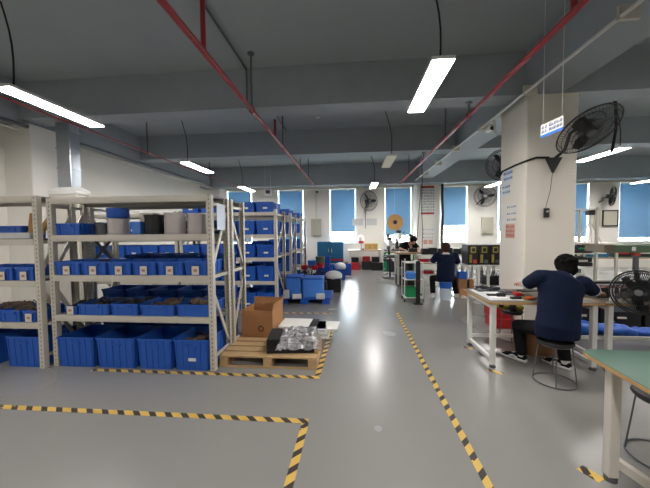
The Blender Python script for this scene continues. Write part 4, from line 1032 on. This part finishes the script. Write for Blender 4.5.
def person(loc, J, label, shirtm='navy', hairm='hair', face=(0, 1, 0), up=(0, 0, 1), shoes='mono', vox=.007, cuffs=True, legs=True):
    t = thing('person', label, 'person', loc); L = Vector(loc)
    J = {k: Vector(v)-L for k, v in J.items()}
    f = Vector(face).normalized(); u = Vector(up).normalized(); sd = f.cross(u).normalized(); u = sd.cross(f)   # sd = person's right
    HR = Matrix((sd, f, u)).transposed()
    H = J['head']; N = J['neck']; hip = J['hip']; cx = (J['lsh']-J['rsh']).normalized()
    chest = (J['lsh']+J['rsh'])/2
    sh = (J['lsh']-J['rsh']).length/2
    lat = cx
    mid = hip.lerp(chest, .5) + J.get('bow', L*0)
    def body(mb):
        # torso core, neck, head with face
        mb.tube([hip+Vector((0,0,-.04)), hip+Vector((0, 0, .06)), mid, chest+Vector((0,0,-.06)), chest], [(.14, .1), (.15, .1), (.13, .09), (sh*.85, .1), (sh*.7, .07)], 20, side=lat)
        mb.tube([chest, N, H-u*.05], [.07, .056, .055], 12)
        mb.ell(H+u*.015, (.073, .09, .1), HR, 20)
        mb.ell(H+f*.025-u*.055, (.052, .06, .055), HR, 14)                       # jaw
        mb.tube([H+f*.085+u*.015, H+f*.105-u*.02, H+f*.09-u*.028], [.008, .014, .012], 8)   # nose
        mb.ell(H+f*.083-u*.052, (.024, .01, .008), HR, 8)                         # lips
        mb.ell(H+f*.07+u*.03, (.05, .018, .01), HR, 8)                            # brow
        for s in (-1, 1): mb.ell(H+sd*(s*.076)-f*.005-u*.005, (.011, .02, .032), HR, 10)   # ears
        for s, e, w_, q in (('lsh', 'lelb', 'lhand', 1), ('rsh', 'relb', 'rhand', -1)):
            limb(mb, J[s], J[e], .05, .038); limb(mb, J[e], J[w_], .04, .026, .036)
            hand(mb, J[w_], J[e], (0, 0, -1), -q)
        if legs:
            for k, a, foot in (('lknee', 'lank', 'ltoe'), ('rknee', 'rank', 'rtoe')):
                hp = hip + lat*(.09 if k[0] == 'l' else -.09)
                limb(mb, hp, J[k], .075, .05); limb(mb, J[k], J[a], .05, .036, .048); limb(mb, J[a]+Vector((0, 0, -.02)), J[a].lerp(J[foot]+Vector((0, 0, .03)), .6), .026, .02)
    blob(body, 'body', 'skin', t, vox)
    def shirt(mb):
        mb.tube([hip+Vector((0, 0, -.06)), hip+Vector((0, 0, .04)), hip.lerp(mid, .6), mid.lerp(chest, .4), chest.lerp(mid, .28), chest+Vector((0, 0, .02)), chest.lerp(N, .55)],
                [(.2, .15), (.205, .155), (.195, .15), (.2, .145), (sh*1.12, .135), (sh*1.08, .115), (.1, .08)], 26, side=lat)
        mb.ell(J['lsh'], (.085,)*3); mb.ell(J['rsh'], (.085,)*3)
        for s, e in (('lsh', 'lelb'), ('rsh', 'relb')):
            b = J[s].lerp(J[e], .86); mb.tube([J[s], J[s].lerp(b, .5), b], [.085, .078, .068], 14)
    so = blob(shirt, 'shirt', shirtm, t, vox*1.2, 5)
    if cuffs:
        for s, e in (('lsh', 'lelb'), ('rsh', 'relb')):
            b = J[s].lerp(J[e], .83); d = (J[e]-J[s]).normalized()
            MB().tube([b, b+d*.02], [.072, .07], 18).build('cuff', 'trim', t, smooth=True)
        d = (N-chest).normalized() if (N-chest).length > .01 else u
        c = chest.lerp(N, .62)
        a = lat; b = d.cross(a).normalized()
        MB().tube([c + a*(.073*math.cos(2*PI*k/20)) + b*(.066*math.sin(2*PI*k/20)) for k in range(20)], .011, 6, closed=True).build('collar', 'trim', t, smooth=True)
    def hair(mb):
        mb.ell(H+u*.03-f*.022, (.1, .106, .108), HR, 20)
        mb.ell(H-f*.045-u*.03, (.088, .07, .08), HR, 16)
        rnd = random.Random(5)
        for k in range(120):
            a = rnd.uniform(0, 2*PI); e = rnd.uniform(.0, 1.3); v = sd*math.cos(a)*math.cos(e) + f*(math.sin(a)*math.cos(e)-.15) + u*math.sin(e)
            if v.dot(f) > .5 and v.dot(u) < .5: continue
            mb.ell(H+u*.035-f*.02+v*.092, (.02,)*3, None, 8)
    blob(hair, 'hair', hairm, t, vox, 2)
    for s in (-1, 1):
        MB().ell(H+f*.082+sd*(s*.03)+u*.012, (.012, .007, .007), HR, 8).build('eye', 'inkd', t)
    if legs:
        def pants(mb):
            mb.tube([hip+Vector((0, 0, .08)), hip, hip+Vector((0, 0, -.05))], [(.15, .11), (.175, .13), (.15, .11)], 20, side=lat)
            for k, a in (('lknee', 'lank'), ('rknee', 'rank')):
                hp = hip + lat*(.09 if k[0] == 'l' else -.09) + Vector((0, 0, .0))
                limb(mb, hp, J[k], .095, .072, .085); b = J[k].lerp(J[a], .98); mb.tube([J[k], J[k].lerp(b, .5), b], [.072, .066, .06], 14)
        blob(pants, 'trousers', 'trouser', t, vox*1.2, 4)
        for a, toe in (('lank', 'ltoe'), ('rank', 'rtoe')):
            A, T = J[a], J[toe]; d = (T-Vector((A.x, A.y, T.z))).normalized(); z0 = T.z
            heel = Vector((A.x, A.y, z0)) - d*.05; side = d.cross(Vector((0, 0, 1)))
            so = MB(); so.tube([heel+Vector((0, 0, .014)), heel+d*.06+Vector((0, 0, .014)), heel+d*.18+Vector((0, 0, .014)), heel+d*.28+Vector((0, 0, .016))], [(.036, .018), (.045, .018), (.053, .018), (.033, .016)], 14, side=side)
            up_ = MB(); up_.tube([heel+Vector((0, 0, .05)), heel+d*.06+Vector((0, 0, .058)), heel+d*.15+Vector((0, 0, .05)), heel+d*.23+Vector((0, 0, .038)), heel+d*.275+Vector((0, 0, .028))], [(.03, .032), (.038, .04), (.042, .032), (.04, .022), (.024, .012)], 14, side=side)
            sh_ = up_.build('shoe', 'trouser' if shoes == 'mono' else 'white', t, smooth=True)
            so.build('sole', 'white', sh_, smooth=True)
            if shoes == 'mono':
                for q in (-1, 1): MB().tube([heel+d*.08+side*q*.039+Vector((0, 0, .04)), heel+d*.13+side*q*.043+Vector((0, 0, .055)), heel+d*.17+side*q*.04+Vector((0, 0, .036))], .013, 6).build('white_side_stripe', 'white', sh_)
                MB().tube([heel+d*.12+Vector((0, 0, .088)), heel+d*.19+Vector((0, 0, .064))], [(.022, .005), (.018, .005)], 8, side=side).build('laces', 'white', sh_)
                MB().tube([A+Vector((0, 0, -.03)), A+Vector((0, 0, .03))], [.042, .044], 12).build('sock', 'white', sh_)
                MB().ell(heel+d*.245+Vector((0, 0, .035)), (.03, .03, .016)).build('toe_cap', 'white', sh_, smooth=True)
    return t
person((2.12, 3.3, 0), dict(hip=(2.13, 3.3, .53), neck=(2.29, 3.44, 1.09), head=(2.33, 3.5, 1.175), lsh=(2.02, 3.42, 1.075), rsh=(2.42, 3.37, 1.02),
    lelb=(2.0, 3.64, .96), lhand=(2.06, 3.87, .93), relb=(2.63, 3.5, .91), rhand=(2.83, 3.69, .86), lknee=(1.96, 3.7, .46), lank=(2.04, 3.78, .09), ltoe=(1.93, 3.94, 0),
    rknee=(2.4, 3.68, .45), rank=(2.42, 3.6, .09), rtoe=(2.33, 3.76, 0)), 'person in navy short sleeved shirt sitting on a wire stool at the near table',
    face=(.12, .95, -.35), up=(0, .35, .95), vox=.0065)
person((2.14, 7.1, 0), dict(hip=(2.14, 7.1, .48), neck=(2.18, 7.2, 1.07), head=(2.18, 7.25, 1.16), lsh=(1.98, 7.2, 1.0), rsh=(2.38, 7.2, 1.0),
    lelb=(1.88, 7.32, .82), lhand=(2.0, 7.56, .84), relb=(2.5, 7.32, .8), rhand=(2.42, 7.58, .84), lknee=(1.93, 7.42, .44), lank=(1.93, 7.36, .08), ltoe=(1.86, 7.2, 0),
    rknee=(2.42, 7.42, .44), rank=(2.46, 7.3, .08), rtoe=(2.6, 7.2, 0)), 'person with brown hair in navy shirt and white shoes sitting on a blue bucket',
    hairm='bhair', face=(0, .95, -.3), up=(0, .3, .95), shoes='white', vox=.009)
person((1.72, 9.9, 0), dict(hip=(1.72, 10.05, .75), neck=(1.86, 9.75, 1.2), head=(1.92, 9.62, 1.27), lsh=(1.98, 9.82, 1.15), rsh=(1.6, 9.82, 1.12),
    lelb=(2.08, 9.62, 1.02), lhand=(1.98, 9.42, 1.0), relb=(1.5, 9.62, 1.02), rhand=(1.6, 9.4, 1.0), lknee=(1.9, 10.0, .42), lank=(1.9, 10.1, .09), ltoe=(1.92, 9.9, 0),
    rknee=(1.6, 10.0, .42), rank=(1.6, 10.1, .09), rtoe=(1.58, 9.9, 0)), 'person in black bending over the tan topped bench, far beyond the trolley',
    face=(.0, -.75, -.65), up=(0, -.65, .75), vox=.009, cuffs=False, shirtm='trouser')

for k, (x, y, a, b, c) in enumerate(BAGS):
    def bag(mb, a=a, b=b, c=c, k=k):
        r = random.Random(k)
        mb.ell((0, 0, c*.45), (a*.9, b*.9, c*.44))
        for q in range(9): mb.ell((r.uniform(-.8, .8)*a, r.uniform(-.6, .6)*b, c*r.uniform(.35, .6)), (a*.3, b*.35, c*.34))
    t = thing('plastic_bag', 'crumpled bright blue plastic bag, %s of three on the floor beneath the crowded table' % ['leftmost', 'middle', 'rightmost'][k], 'bag', (x, y, .003))
    blob(bag, 'bag_body', 'bin', t, .015, 3)
    MB().lathe([(.03, c*.8), (.02, c*.95), (.035, c*1.08)], (0, 0, 0), 10).build('bag_knot', 'bin', t, smooth=True)

# groups for the repeated things
GROUPS = dict(storage_bin='blue storage bins on racks and floor', parts_heap='loose parts in bins', ceiling_light='hanging panel lights', storage_rack='steel storage racks',
    wall_fan='caged fans', sprinkler_pipe='red sprinkler pipes', wire_spool='wire spools on the top shelf', brown_roll='brown paper rolls', floor_tape='hazard floor tape',
    lidded_bin='lidded bins on the blue pallet', round_tub='tubs on the tool pile', hanging_cable='hanging cables', black_module='black modules on the riser shelf',
    electronic_device='black devices on the white stand', work_table='work tables', wire_stool='wire stools', red_crate='stacked red crates', red_tray='red trays',
    small_box='small boxes', small_carton='small cartons', cardboard_box='cardboard boxes', equipment_case='black equipment cases', component_tray='trays on the white shelf',
    floor_crate='crates on the floor', bench_press_machine='small press machines', swivel_stool='swivel stools', bench_equipment='equipment on the long bench',
    pillar_notice='notices on the column', pillar_sticker='stickers on the column', wall_notice='small wall notices', spray_bottle='small bottles', plastic_bag='blue plastic bags',
    notice_frame='framed panels', person='workers', distribution_box='wall electrical boxes', paper_sheet='paper sheets', electrical_conduit='electrical conduits', cloth_bundle='cloth bundles')
tops = [o for o in C.objects if o.parent is None and 'label' in o.keys() and 'group' not in o.keys()]
for o in tops:
    b = o.name.split('.')[0]
    if b in GROUPS and sum(1 for q in tops if q.name.split('.')[0] == b) > 1: o['group'] = GROUPS[b]
